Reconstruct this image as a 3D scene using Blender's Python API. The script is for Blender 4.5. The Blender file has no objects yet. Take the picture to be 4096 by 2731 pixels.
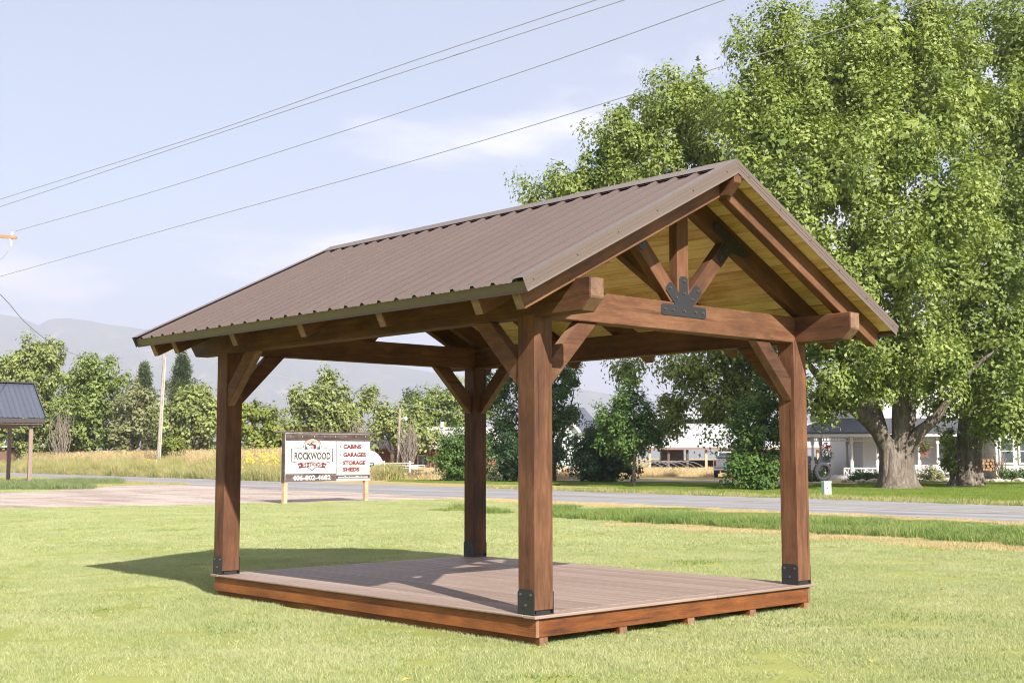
import bpy, bmesh, math, random
import numpy as np
from mathutils import Vector, Matrix
R_ = math.radians
scene = bpy.context.scene
# ---------------------------------------------------------------- camera
DZ = 0.235                                   # deck top above the lawn
CAM = np.array([-6.7077, -7.069, 1.1912 + DZ]); YAW, PITCH, ROLL, FPX = -0.7414, 0.0918, -0.0012, 5070.46
_cy, _sy, _cp, _sp = math.cos(YAW), math.sin(YAW), math.cos(PITCH), math.sin(PITCH)
FW = np.array([-_sy*_cp, _cy*_cp, _sp]); _r0 = np.array([_cy, _sy, 0.]); _u0 = np.cross(_r0, FW)
RT = math.cos(ROLL)*_r0 + math.sin(ROLL)*_u0; UP = -math.sin(ROLL)*_r0 + math.cos(ROLL)*_u0
cam_d = bpy.data.cameras.new('camera'); cam = bpy.data.objects.new('camera', cam_d)
scene.collection.objects.link(cam); scene.camera = cam
m = Matrix.Identity(4)
for k in range(3):
    m[k][0], m[k][1], m[k][2], m[k][3] = RT[k], UP[k], -FW[k], CAM[k]
cam.matrix_world = m
cam_d.sensor_width = 36; cam_d.lens = FPX/4096*36; cam_d.clip_start = .05; cam_d.clip_end = 60000
cam_d.dof.use_dof = True; cam_d.dof.focus_distance = 10.5; cam_d.dof.aperture_fstop = 11.0
# ---------------------------------------------------------------- light
SUN = Vector((.25, .785, -.567)).normalized()          # the way the light travels
SUN_EL = math.asin(-SUN.z); SUN_AZ = math.atan2(-SUN.x, -SUN.y)
sd = bpy.data.lights.new('sun', 'SUN'); sd.energy = 5.0; sd.angle = R_(0.7); sd.color = (1, .94, .86)
so = bpy.data.objects.new('sun', sd); scene.collection.objects.link(so)
so.rotation_euler = SUN.to_track_quat('-Z', 'Y').to_euler(); so.location = (0, 0, 40)
world = bpy.data.worlds.new('World'); scene.world = world; world.use_nodes = True
wn, wl = world.node_tree.nodes, world.node_tree.links
wn.clear()
def N(nt, typ, **kw):
    n = nt.nodes.new(typ)
    for k, v in kw.items():
        if hasattr(n, k) and not isinstance(v, dict): setattr(n, k, v)
    return n
def wmath(op, a, b=None, c=None, clamp=False):
    n = wn.new('ShaderNodeMath'); n.operation = op; n.use_clamp = clamp
    for i, x in enumerate((a, b, c)):
        if x is None: continue
        if isinstance(x, (int, float)): n.inputs[i].default_value = x
        else: wl.new(x, n.inputs[i])
    return n.outputs[0]
sky = wn.new('ShaderNodeTexSky'); sky.sky_type = 'NISHITA'; sky.sun_disc = False
sky.sun_elevation = SUN_EL; sky.sun_rotation = SUN_AZ; sky.altitude = 1100
sky.air_density = 1.0; sky.dust_density = 0.7; sky.ozone_density = 4.0
tc = wn.new('ShaderNodeTexCoord'); sx = wn.new('ShaderNodeSeparateXYZ'); wl.new(tc.outputs['Generated'], sx.inputs[0])
zz = wmath('ADD', wmath('MAXIMUM', sx.outputs[2], 0.0), 0.12)
cv = wn.new('ShaderNodeCombineXYZ')
wl.new(wmath('DIVIDE', sx.outputs[0], zz), cv.inputs[0]); wl.new(wmath('DIVIDE', sx.outputs[1], zz), cv.inputs[1])
def wnoise(scale, detail, rough, loc, stretch=(1, 1, 1), dist=0.0):
    mp = wn.new('ShaderNodeMapping'); mp.inputs[1].default_value = loc; mp.inputs[3].default_value = stretch
    wl.new(cv.outputs[0], mp.inputs[0])
    t = wn.new('ShaderNodeTexNoise'); t.inputs['Scale'].default_value = scale; t.inputs['Detail'].default_value = detail
    t.inputs['Roughness'].default_value = rough; t.inputs['Distortion'].default_value = dist
    wl.new(mp.outputs[0], t.inputs['Vector']); return t.outputs[0]
CLOUD_LOC = (2.47, 8.05, 0.0)
veil = wmath('ADD', .50, wmath('MULTIPLY', wnoise(.5, 4, .55, (1.1, 4.7, 0), (1, 1, 1)), .22))     # thin smoky cirrus over the whole sky
mixv = wn.new('ShaderNodeMix'); mixv.data_type = 'RGBA'; wl.new(veil, mixv.inputs[0]); wl.new(sky.outputs[0], mixv.inputs[6]); mixv.inputs[7].default_value = (1.86, 1.88, 1.84, 1)
big = wnoise(.45, 2, .5, (6.23, 9.75, 0)); puff = wnoise(1.25, 9, .6, CLOUD_LOC, dist=.25)
cl = wmath('MULTIPLY', wmath('SUBTRACT', wmath('ADD', wmath('MULTIPLY', big, .55), wmath('MULTIPLY', puff, .6)), .59), 7.0, clamp=True)
cl = wmath('MULTIPLY', cl, .9)
mixc = wn.new('ShaderNodeMix'); mixc.data_type = 'RGBA'
wl.new(cl, mixc.inputs[0]); wl.new(mixv.outputs[2], mixc.inputs[6]); mixc.inputs[7].default_value = (6.0, 5.6, 5.5, 1)
bg = wn.new('ShaderNodeBackground'); bg.inputs[1].default_value = 0.095
wl.new(mixc.outputs[2], bg.inputs[0]); wo = wn.new('ShaderNodeOutputWorld'); wl.new(bg.outputs[0], wo.inputs[0])
vs = scene.view_settings; vs.view_transform = 'Standard'; vs.look = 'None'; vs.gamma = 1; vs.use_curve_mapping = False
vs.exposure = 1.6
scene.render.engine = 'CYCLES'
cy = scene.cycles; cy.use_denoising = True; cy.max_bounces = 8; cy.diffuse_bounces = 4; cy.glossy_bounces = 3
cy.transmission_bounces = 4; cy.transparent_max_bounces = 8; cy.volume_bounces = 1; cy.caustics_reflective = False; cy.caustics_refractive = False
cy.use_adaptive_sampling = True; cy.adaptive_threshold = 0.01; cy.sample_clamp_indirect = 6; cy.pixel_filter_type = 'BLACKMAN_HARRIS'; cy.filter_width = 1.05
cy.denoising_input_passes = 'RGB_ALBEDO_NORMAL'; cy.denoising_prefilter = 'ACCURATE'
# ---------------------------------------------------------------- pixels (4096 wide) to places
def ray(u, v): return FW + RT*(u-2048)/FPX - UP*(v-1365.5)/FPX
def at(u, v, depth): return Vector(CAM + ray(u, v)*depth)                  # depth along the view axis
def gp(u, v, z=0.0):
    d = ray(u, v); t = (z-CAM[2])/d[2]; return Vector(CAM + d*t)
RG = Vector((_cy, _sy, 0)); FG = Vector((-_sy, _cy, 0)); C0 = Vector((CAM[0], CAM[1], 0))
def cg(X, Y, z=0.0): return C0 + RG*X + FG*Y + Vector((0, 0, z))           # metres right of / ahead of the camera, on the ground
def gd(u, depth, z=0.0):                                                    # on the ground at column u and a given distance
    return cg((u-2048)/FPX*depth, depth, z)
NX, NY = .815, .5795                                                        # across the road; along it is (-NY, NX)
def rd(n, s, z=0.0): return cg(NX*n - NY*s, NY*n + NX*s, z)
# ---------------------------------------------------------------- building blocks
COL = scene.collection; WM = {}
def link(o, parent=None, M=None):
    COL.objects.link(o); M = M or Matrix.Identity(4); WM[o] = M
    if parent is not None:
        o.parent = parent; o.matrix_basis = WM[parent].inverted() @ M
    else: o.matrix_basis = M
    return o
def tag(o, label=None, cat=None, group=None, kind=None):
    for k, v in (('label', label), ('category', cat), ('group', group), ('kind', kind)):
        if v: o[k] = v
    return o
def thing(name, loc, label, cat, group=None):
    o = bpy.data.objects.new(name, None); o.empty_display_size = .2
    return tag(link(o, None, Matrix.Translation(loc)), label, cat, group)
def frame(origin, ax, az):
    x = Vector(ax).normalized(); z = (Vector(az) - x*Vector(az).dot(x)).normalized(); y = z.cross(x)
    return Matrix(((x.x, y.x, z.x, origin[0]), (x.y, y.y, z.y, origin[1]), (x.z, y.z, z.z, origin[2]), (0, 0, 0, 1)))
class MB:
    def __init__(s): s.v = []; s.f = []
    def add(s, vs, fs):
        b = len(s.v); s.v += [tuple(p) for p in vs]; s.f += [tuple(b+i for i in f) for f in fs]; return s
    def box(s, a, b):
        x0, y0, z0 = [min(p, q) for p, q in zip(a, b)]; x1, y1, z1 = [max(p, q) for p, q in zip(a, b)]
        return s.add([(x0,y0,z0),(x1,y0,z0),(x1,y1,z0),(x0,y1,z0),(x0,y0,z1),(x1,y0,z1),(x1,y1,z1),(x0,y1,z1)],
                     [(0,3,2,1),(4,5,6,7),(0,1,5,4),(1,2,6,5),(2,3,7,6),(3,0,4,7)])
    def prism(s, poly, t0, t1):                         # poly in (x, z), thickness along y from t0 to t1
        n = len(poly); vs = [(p[0], t0, p[1]) for p in poly] + [(p[0], t1, p[1]) for p in poly]
        fs = [tuple(range(n)), tuple(range(2*n-1, n-1, -1))] + [(i, i+n, (i+1) % n + n, (i+1) % n) for i in range(n)]
        return s.add(vs, fs)
    def sheet(s, poly): return s.add(poly, [tuple(range(len(poly)))])
    def bar(s, p, q, w, h=None, up=(0, 0, 1)):
        p, q = Vector(p), Vector(q); h = h or w; F = frame(p, q-p, up if abs((q-p).normalized().dot(Vector(up))) < .99 else (1, 0, 0)); L = (q-p).length
        t = MB().box((0, -w/2, -h/2), (L, w/2, h/2)); return s.add([F @ Vector(v) for v in t.v], t.f)
    def tube(s, pts, rad, seg=8, cap=True, mod=None):
        pts = [Vector(p) for p in pts]; n = len(pts); rad = rad if hasattr(rad, '__len__') else [rad]*n
        u = None; vs = []; fs = []
        for i, p in enumerate(pts):
            t = (pts[min(i+1, n-1)] - pts[max(i-1, 0)]).normalized()
            if u is None: u = t.orthogonal().normalized()
            u = (u - t*u.dot(t)).normalized(); w = t.cross(u)
            for k in range(seg):
                a = 2*math.pi*k/seg; r = rad[i]*(mod(i, a) if mod else 1); vs.append(p + u*math.cos(a)*r + w*math.sin(a)*r)
        for i in range(n-1):
            for k in range(seg):
                fs.append((i*seg+k, i*seg+(k+1) % seg, (i+1)*seg+(k+1) % seg, (i+1)*seg+k))
        if cap: fs += [tuple(range(seg-1, -1, -1)), tuple((n-1)*seg+k for k in range(seg))]
        return s.add(vs, fs)
    def mesh(s, name, bevel=0, smooth=False):
        me = bpy.data.meshes.new(name); me.from_pydata(s.v, [], s.f); 
        bm = bmesh.new(); bm.from_mesh(me); bmesh.ops.recalc_face_normals(bm, faces=bm.faces)
        if bevel: bmesh.ops.bevel(bm, geom=bm.edges[:], offset=bevel, segments=1, affect='EDGES', profile=.5)
        if smooth:
            for f in bm.faces: f.smooth = True
        bm.to_mesh(me); bm.free(); return me
    def build(s, name, mat, parent=None, M=None, bevel=0, smooth=False):
        me = s.mesh(name, bevel, smooth); o = bpy.data.objects.new(name, me)
        for mm in (mat if isinstance(mat, (list, tuple)) else [mat]): me.materials.append(mm)
        return link(o, parent, M)
def inst(src, name, parent, M):                          # a copy that shares the mesh
    o = bpy.data.objects.new(name, src.data); return link(o, parent, M)
def mesh_np(name, V, F, mat, parent=None, M=None, mi=None, smooth=False):
    V = np.asarray(V, np.float32); F = np.asarray(F, np.int32); k = F.shape[1]
    me = bpy.data.meshes.new(name); me.vertices.add(len(V)); me.vertices.foreach_set('co', V.ravel())
    me.loops.add(F.size); me.loops.foreach_set('vertex_index', F.ravel()); me.polygons.add(len(F))
    me.polygons.foreach_set('loop_start', np.arange(0, F.size, k, dtype=np.int32))
    for mm in (mat if isinstance(mat, (list, tuple)) else [mat]): me.materials.append(mm)
    if mi is not None: me.polygons.foreach_set('material_index', np.asarray(mi, np.int32))
    if smooth: me.polygons.foreach_set('use_smooth', np.ones(len(F), bool))
    me.update(calc_edges=True); return link(bpy.data.objects.new(name, me), parent, M)
def copy_tree(o, M, parent=None):
    c = o.copy(); COL.objects.link(c); WM[c] = M
    if parent is None: c.matrix_basis = M
    else: c.parent = parent; c.matrix_basis = WM[parent].inverted() @ M
    for ch in o.children: copy_tree(ch, M @ (WM[o].inverted() @ WM[ch]), c)
    return c
def text_mesh(body, size, offset=0.0, xscale=1.0, align='CENTER', extrude=0.0, space=1.0, shear=0):
    cu = bpy.data.curves.new('lettering', 'FONT'); cu.body = body; cu.size = size; cu.offset = offset; cu.align_x = align; cu.align_y = 'CENTER'
    cu.extrude = extrude; cu.space_character = space; cu.shear = shear; cu.resolution_u = 3
    ob = bpy.data.objects.new('lettering', cu); COL.objects.link(ob)
    dg = bpy.context.evaluated_depsgraph_get(); me = bpy.data.meshes.new_from_object(ob.evaluated_get(dg))
    bpy.data.objects.remove(ob); bpy.data.curves.remove(cu)
    for v in me.vertices: v.co = Vector((v.co.x*xscale, 0 - v.co.z, v.co.y))      # stands in the x-z plane, facing -y
    return me
def clip(poly, a, b, c):                                   # keep a*x + b*z <= c
    out = []; n = len(poly)
    for i in range(n):
        p, q = poly[i], poly[(i+1) % n]; fp, fq = a*p[0]+b*p[1]-c, a*q[0]+b*q[1]-c
        if fp <= 1e-9: out.append(p)
        if (fp < 0 < fq) or (fq < 0 < fp):
            t = fp/(fp-fq); out.append((p[0]+(q[0]-p[0])*t, p[1]+(q[1]-p[1])*t))
    return out
# ---------------------------------------------------------------- materials
class G:                                                   # a tiny node-graph writer
    def __init__(s, name):
        s.m = bpy.data.materials.new(name); s.m.use_nodes = True; s.t = s.m.node_tree; s.t.nodes.clear()
        s.out = s.t.nodes.new('ShaderNodeOutputMaterial')
    def n(s, typ, ins=None, **kw):
        x = s.t.nodes.new(typ)
        for k, v in kw.items(): setattr(x, k, v)
        for k, v in (ins or {}).items(): s.put(x.inputs[k], v)
        return x
    def put(s, sock, v):
        if hasattr(v, 'is_output'): s.t.links.new(v, sock)
        elif isinstance(v, (tuple, list)) and sock.type == 'RGBA' and len(v) == 3: sock.default_value = (*v, 1)
        else: sock.default_value = v
    def math(s, op, a, b=0.0, clamp=False):
        x = s.t.nodes.new('ShaderNodeMath'); x.operation = op; x.use_clamp = clamp; s.put(x.inputs[0], a); s.put(x.inputs[1], b); return x.outputs[0]
    def coord(s, kind='Object', scale=(1, 1, 1), rot=(0, 0, 0), loc=(0, 0, 0)):
        src = s.n('ShaderNodeNewGeometry').outputs['Position'] if kind == 'World' else s.n('ShaderNodeTexCoord').outputs[kind]
        return s.n('ShaderNodeMapping', {0: src, 1: loc, 2: rot, 3: scale}).outputs[0]
    def noise(s, vec, scale, detail=4, rough=.55, dist=0.0):
        return s.n('ShaderNodeTexNoise', {'Vector': vec, 'Scale': scale, 'Detail': detail, 'Roughness': rough, 'Distortion': dist}).outputs[0]
    def ramp(s, fac, stops):
        r = s.t.nodes.new('ShaderNodeValToRGB'); s.put(r.inputs[0], fac); e = r.color_ramp.elements
        while len(e) < len(stops): e.new(.5)
        for k, (p, c) in enumerate(stops): e[k].position = p; e[k].color = (*c, 1) if not isinstance(c, (int, float)) else (c, c, c, 1)
        return r.outputs[0]
    def mix(s, fac, a, b, mode='MIX'):
        x = s.t.nodes.new('ShaderNodeMix'); x.data_type = 'RGBA'; x.blend_type = mode; s.put(x.inputs[0], fac); s.put(x.inputs[6], a); s.put(x.inputs[7], b); return x.outputs[2]
    def rand(s): return s.n('ShaderNodeObjectInfo').outputs['Random']
    def bump(s, h, strength=.3, dist=.01): return s.n('ShaderNodeBump', {'Strength': strength, 'Distance': dist, 'Height': h}).outputs[0]
    def bsdf(s, color, rough=.6, normal=None, metal=0.0, spec=.4, **ins):
        d = {'Base Color': color, 'Roughness': rough, 'Metallic': metal, 'Specular IOR Level': spec}; d.update(ins)
        if normal is not None: d['Normal'] = normal
        b = s.n('ShaderNodeBsdfPrincipled', d); s.t.links.new(b.outputs[0], s.out.inputs[0]); return s.m
def plain(name, col, rough=.6, var=.12, scale=6, spec=.4, metal=0.0, bump=0.0, kind='Object'):
    g = G(name); c = g.coord(kind); n = g.noise(c, scale, 5, .6)
    f = g.math('ADD', g.math('MULTIPLY', n, var*2), 1-var); f = g.math('ADD', f, g.math('MULTIPLY', g.math('SUBTRACT', g.rand(), .5), var*.6))
    colr = g.mix(1.0, (*col, 1), g.n('ShaderNodeCombineColor', {0: f, 1: f, 2: f}).outputs[0], 'MULTIPLY')
    return g.bsdf(colr, g.math('ADD', g.math('MULTIPLY', n, .2), rough-.1), g.bump(g.noise(c, scale*8, 3), bump, .01) if bump else None, metal, spec)
def timber_mat(name, dark, mid, light, saw=.5, rough=.62, gr=1.0, blotch=1.0):
    g = G(name); r = g.rand(); off = g.n('ShaderNodeCombineXYZ', {0: g.math('MULTIPLY', r, 37.), 1: g.math('MULTIPLY', r, 11.), 2: g.math('MULTIPLY', r, 23.)}).outputs[0]
    tcn = g.n('ShaderNodeTexCoord').outputs['Object']; base = g.n('ShaderNodeVectorMath', {0: tcn, 1: off}, operation='ADD').outputs[0]
    mp = lambda sc, ro=(0, 0, 0): g.n('ShaderNodeMapping', {0: base, 2: ro, 3: sc}).outputs[0]
    warp = g.noise(mp((1.0, 5, 5)), 1.2, 3, .5)
    wv = g.n('ShaderNodeVectorMath', {0: mp((.55, 17, 17)), 1: g.n('ShaderNodeCombineXYZ', {1: g.math('MULTIPLY', warp, 5.0), 2: g.math('MULTIPLY', warp, 5.0)}).outputs[0]}, operation='ADD').outputs[0]
    grain = g.noise(wv, 1.0, 4, .6)
    fine = g.noise(mp((6, 120, 120)), 1.0, 4, .65)
    blot = g.noise(mp((1.4, 3.0, 3.0)), 1.3, 6, .62)
    sawm = g.n('ShaderNodeTexWave', {'Vector': mp((1, .25, .25), (0, R_(17), R_(17))), 'Scale': 70.0, 'Distortion': 2.2, 'Detail': 3.0, 'Detail Scale': 1.2}, bands_direction='X').outputs[1]
    sawm = g.math('MULTIPLY', sawm, g.noise(mp((2, 4, 4)), 2.5, 3, .6))
    kn = g.n('ShaderNodeTexVoronoi', {'Vector': mp((1.0, 3.0, 3.0)), 'Scale': .8, 'Randomness': 1.0}).outputs['Distance']
    knot = g.ramp(kn, [(0.0, 1), (.05, .75), (.12, 0)])
    f = g.math('ADD', g.math('MULTIPLY', grain, .40*gr), g.math('MULTIPLY', fine, .22)); f = g.math('ADD', f, g.math('MULTIPLY', blot, .5*blotch))
    f = g.math('ADD', f, g.math('MULTIPLY', g.math('SUBTRACT', r, .5), .14)); f = g.math('ADD', f, g.math('MULTIPLY', sawm, .05*saw))
    c = g.ramp(f, [(.38, dark), (.56, mid), (.78, light)])
    c = g.mix(g.math('MULTIPLY', knot, .5), c, tuple(x*.7 for x in dark))
    crack = g.ramp(g.noise(mp((.5, 26, 26)), 1.0, 2, .5), [(.66, 0), (.70, 1)]); c = g.mix(g.math('MULTIPLY', crack, .55), c, tuple(x*.5 for x in dark))
    h = g.math('ADD', g.math('MULTIPLY', sawm, .4*saw), g.math('ADD', g.math('MULTIPLY', fine, .55), g.math('MULTIPLY', knot, .4)))
    return g.bsdf(c, g.math('ADD', rough-.12, g.math('MULTIPLY', fine, .25)), g.bump(h, .55, .006), spec=.35)
def leaf_mat(name, dark, mid, light, trans=.35, warm=None, wpos=.92):
    g = G(name); r = g.n('ShaderNodeNewGeometry').outputs['Random Per Island']; cl = g.noise(g.coord('World'), .55, 3, .5)
    f = g.math('ADD', g.math('MULTIPLY', r, .3), g.math('MULTIPLY', cl, .72))
    st = [(.2, dark), (.5, mid), (.8, light)]
    if warm: st.append((wpos, warm))
    c = g.ramp(f, st); d = g.n('ShaderNodeBsdfPrincipled', {'Base Color': c, 'Roughness': .5, 'Specular IOR Level': .35})
    t = g.n('ShaderNodeBsdfTranslucent', {'Color': g.mix(1., c, (1.0, 1.05, .5), 'MULTIPLY')})
    x = g.n('ShaderNodeMixShader', {0: trans, 1: d.outputs[0], 2: t.outputs[0]}); g.t.links.new(x.outputs[0], g.out.inputs[0]); return g.m
STAIN = timber_mat('stained_timber', (.036, .0155, .0085), (.098, .0405, .018), (.20, .093, .044), rough=.74)
STAIN2 = timber_mat('stained_deck_rim', (.05, .016, .005), (.15, .048, .011), (.29, .10, .024), saw=.12, blotch=1.1)
ENDG = timber_mat('stained_end_grain', (.10, .055, .032), (.19, .11, .065), (.30, .19, .12), saw=.2)
PINE = timber_mat('pine_boards', (.52, .30, .11), (.80, .57, .29), (.86, .69, .42), saw=.05, rough=.5, blotch=.8)
POLEW = timber_mat('weathered_wood', (.16, .13, .10), (.30, .25, .20), (.42, .36, .29), saw=.1)
NEWPOST = timber_mat('raw_post_wood', (.30, .18, .10), (.46, .30, .19), (.58, .42, .30), saw=.2)
DARKWOOD = timber_mat('dark_weathered_wood', (.03, .022, .018), (.07, .05, .04), (.14, .10, .08), saw=.3)
BLACK = plain('black_powder_coat', (.018, .018, .019), .45, .12, 30, .5, bump=.1)
BOLT = plain('bolt_steel', (.11, .105, .10), .45, .1, 20, .5, .6)
def deck_mat():
    g = G('composite_decking'); r = g.rand(); c = g.coord('Object', (1, 1, 1)); cw = g.coord('Object', (60, 1.3, 60))
    st = g.noise(cw, 1.0, 4, .6); bl = g.noise(g.coord('Object', (9, .9, 9)), 1.4, 5, .6)
    f = g.math('ADD', g.math('MULTIPLY', st, .35), g.math('ADD', g.math('MULTIPLY', bl, .5), g.math('MULTIPLY', r, .22)))
    col = g.ramp(f, [(.3, (.175, .124, .10)), (.55, (.255, .186, .150)), (.8, (.36, .28, .235))])
    return g.bsdf(col, .55, g.bump(st, .25, .003), spec=.35)
DECK = deck_mat()
def metal_roof(name, col, rough=.38, spec=.5):
    g = G(name); c = g.coord('Object'); n = g.noise(c, 3.0, 5, .6); d = g.noise(g.coord('World', (2, 9, 2)), 1.5, 5, .65)
    d = g.math('ADD', d, g.math('MULTIPLY', g.math('SUBTRACT', g.rand(), .5), .5))
    cc = g.mix(g.math('MULTIPLY', d, .45), (*col, 1), tuple(min(1, x*1.5) for x in col))
    return g.bsdf(cc, g.math('ADD', rough-.08, g.math('MULTIPLY', n, .18)), g.bump(g.noise(c, 1.6, 2, .4), .08, .02), spec=spec)
ROOFM = metal_roof('brown_roof_metal', (.080, .056, .046)); TRIMM = metal_roof('brown_trim_metal', (.105, .078, .062), .42)
TRIMU = plain('primer_back_of_trim', (.42, .44, .43), .5, .06)
WHITE = plain('white_paint', (.74, .73, .70), .55, .06, 5); WHITEMETAL = plain('white_metal', (.70, .70, .68), .4, .06, 2, .5)
PWHITE = plain('porch_white_paint', (.50, .495, .485), .55, .08, 3)
# ---------------------------------------------------------------- the pavilion (x along the gable, y along the ridge)
W, L = 3.6576, 4.9131
PI_, PJ, PW = .0214, .0222, .1938
HB, BH, BW, OF, CH = 2.2873+DZ, .2521, .1528, .5797, .0995
TH = math.atan(.5); SN, CS = math.sin(TH), math.cos(TH); XE, ZE = -.4876, 2.2641+DZ; RD, RTK = .184, .095
pav = thing('timber_pavilion', (0, 0, 0), 'brown stained timber pavilion with metal gable roof on a low deck', 'pavilion')
def timber(name, poly, t0, t1, M, parent=pav, mat=STAIN, bevel=.006):
    o = MB().prism(poly, t0, t1).build(name, [mat, ENDG], parent, M, bevel)
    for p in o.data.polygons:
        if abs(p.normal.x) > .6 and abs(p.normal.y) < .3 and p.area > .002: p.material_index = 1
    return o
FX = lambda x, y, z: Matrix.Translation((x, y, z))
AX = frame((0, 0, 0), (1, 0, 0), (0, 0, 1))                     # local x = world x
def FYm(x, y, z): return frame((x, y, z), (0, 1, 0), (0, 0, 1))  # local x = +y ; local y = -x
def FZm(x, y, z): return frame((x, y, z), (0, 0, 1), (0, 1, 0))  # local x = +z ; local z = +y ; local y = x
rnd = random.Random(5)
# --- deck
deck = MB()
for k in range(13):                                             # joists, seen only as darkness below
    y = .06 + k*(L-.12)/12; deck.box((.08, y-.02, DZ-.165), (W-.08, y+.02, DZ-.032))
deck_o = deck.build('deck_frame', STAIN2, pav)
RUN = [(.068, .164), (.968, 1.061), (1.819, 1.919), (2.688, 2.784), (3.556, 3.653-.06)]
for a, b in RUN:
    timber('runner', [(.028, -.02), (L-.03, -.02), (L-.03, DZ-.168), (.028, DZ-.168)], -(a+b)/2-.046+ (a+b)/2, .046, FYm((a+b)/2, 0, 0), pav, STAIN2, .004)
zb, zt = DZ-.168, DZ-.028
timber('rim_board', [(.028, zb), (L-.028, zb), (L-.028, zt), (.028, zt)], -.0185, .0185, FYm(.0525, 0, 0), pav, STAIN2, .003)
timber('rim_board', [(.028, zb), (L-.028, zb), (L-.028, zt), (.028, zt)], -.0185, .0185, FYm(W-.0525, 0, 0), pav, STAIN2, .003)
timber('rim_board', [(.0725, zb+.001), (W-.0725, zb+.001), (W-.0725, zt-.001), (.0725, zt-.001)], .030, .067, AX, pav, STAIN2, .003)
timber('rim_board', [(.0725, zb+.001), (W-.0725, zb+.001), (W-.0725, zt-.001), (.0725, zt-.001)], L-.067, L-.030, AX, pav, STAIN2, .003)
nail = None                                                      # nail heads in the rim boards
for k in range(13):
    y = .10 + k*(L-.2)/12
    for dz in (.03, .062, .098, .125):
        if rnd.random() < .3: continue
        M = frame((.0332, y+rnd.uniform(-.01, .01), zb+dz), (0, 1, 0), (-1, 0, 0))
        if nail is None: nail = MB().tube([(0, 0, -.002), (0, 0, .0015)], .0045, 6).build('nail', BOLT, pav, M)
        else: inst(nail, 'nail', pav, M)
for k in range(10):
    x = .12 + k*(W-.24)/9
    for dz in (.03, .068, .115):
        if rnd.random() < .25: continue
        inst(nail, 'nail', pav, frame((x+rnd.uniform(-.01, .01), .0293, zb+dz), (1, 0, 0), (0, -1, 0)))
bw = .1385; nb = 26; pitch = (W+.0)/nb
for k in range(nb):
    x0 = k*pitch; y0, y1 = .143, L-.143
    o = MB().box((-(pitch-.007)/2, 0, -.025), ((pitch-.007)/2, y1-y0, 0)).build('deck_board', DECK, pav, FX(x0+pitch/2, y0, DZ+rnd.uniform(-.0008, .0008)), .008)
for y in (.069, L-.069):
    for xa, xb in ((0, 2.2), (2.204, W)):
        MB().box((-.0695, 0, -.025), (.0695, xb-xa, 0)).build('deck_board', DECK, pav, frame((xa, y, DZ-.0003), (0, -1, 0), (0, 0, 1)), .005)
# --- posts with their black brackets
def bracket_side(): return [(-.092, .0), (.092, .0), (.092, .165), (.070, .192), (-.070, .192), (-.092, .165)]
for px in (PI_+PW/2, W-PI_-PW/2):
    for py in (PJ+PW/2, L-PJ-PW/2):
        p = timber('post', [(DZ+.034, -PW/2), (HB+.026, -PW/2), (HB+.026, PW/2), (DZ+.034, PW/2)], -PW/2, PW/2, FZm(px, py, 0), pav, STAIN, .007)
        b = MB()
        for s in (-1, 1): b.add([((s*(PW/2+.0045)) + d, q[0], q[1]) for d in (-.004, .004) for q in bracket_side()],
                                [tuple(range(6)), tuple(range(11, 5, -1))] + [(i, i+6, (i+1) % 6+6, (i+1) % 6) for i in range(6)])
        b.box((-PW/2, -.092, 0), (PW/2, .092, .008)); b.box((-.075, -.085, .008), (.075, .085, .030))
        bo = b.build('post_bracket', BLACK, p, FX(px, py, DZ+.001))
        for s in (-1, 1):
            for (dy, dz) in ((-.058, .152), (.058, .152), (0, .072)):
                M = frame((px+s*(PW/2+.0085), py+dy, DZ+dz), (0, 1, 0), (s, 0, 0))
                if 'bolt0' not in globals():
                    bolt0 = MB().tube([(0, 0, 0), (0, 0, .003)], .014, 12).tube([(0, 0, .003), (0, 0, .012)], .009, 6).build('bolt', BOLT, p, M)
                else: inst(bolt0, 'bolt', p, M)
# --- eave beams, tie beams
yb0, yb1 = -OF, L+OF-.02
bp = [(yb0, HB+CH), (yb0+CH, HB), (yb1-CH, HB), (yb1, HB+CH), (yb1, HB+BH), (yb0, HB+BH)]
for xc in (PI_+BW/2, W-PI_-BW/2):
    timber('eave_beam', bp, -BW/2, BW/2, FYm(xc, 0, 0), pav, STAIN, .008)
TY0 = .031; TIEY = [(TY0, TY0+BW), (L-TY0-BW, L-TY0)]
xa, xb = PI_+BW+.001, W-PI_-BW-.001
for y0, y1 in TIEY: timber('tie_beam', [(xa, HB+.002), (xb, HB+.002), (xb, HB+BH-.002), (xa, HB+BH-.002)], y0, y1, AX, pav, STAIN, .007)
# --- knee braces
bd = .152; q = bd*math.sqrt(2); run = .553
def brace(M): timber('knee_brace', [(0, 0), (run, run), (run-q, run), (0, q)], -.047, .047, M, pav, STAIN, .006)
zbr = HB-run
for yc in (PJ+.085, L-PJ-.085):
    brace(frame((PI_+PW, yc, zbr), (1, 0, 0), (0, 0, 1))); brace(frame((W-PI_-PW, yc, zbr), (-1, 0, 0), (0, 0, 1)))
for xc in (PI_+.060, W-PI_-.060):
    brace(frame((xc, PJ+PW, zbr), (0, 1, 0), (0, 0, 1))); brace(frame((xc, L-PJ-PW, zbr), (0, -1, 0), (0, 0, 1)))
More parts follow.
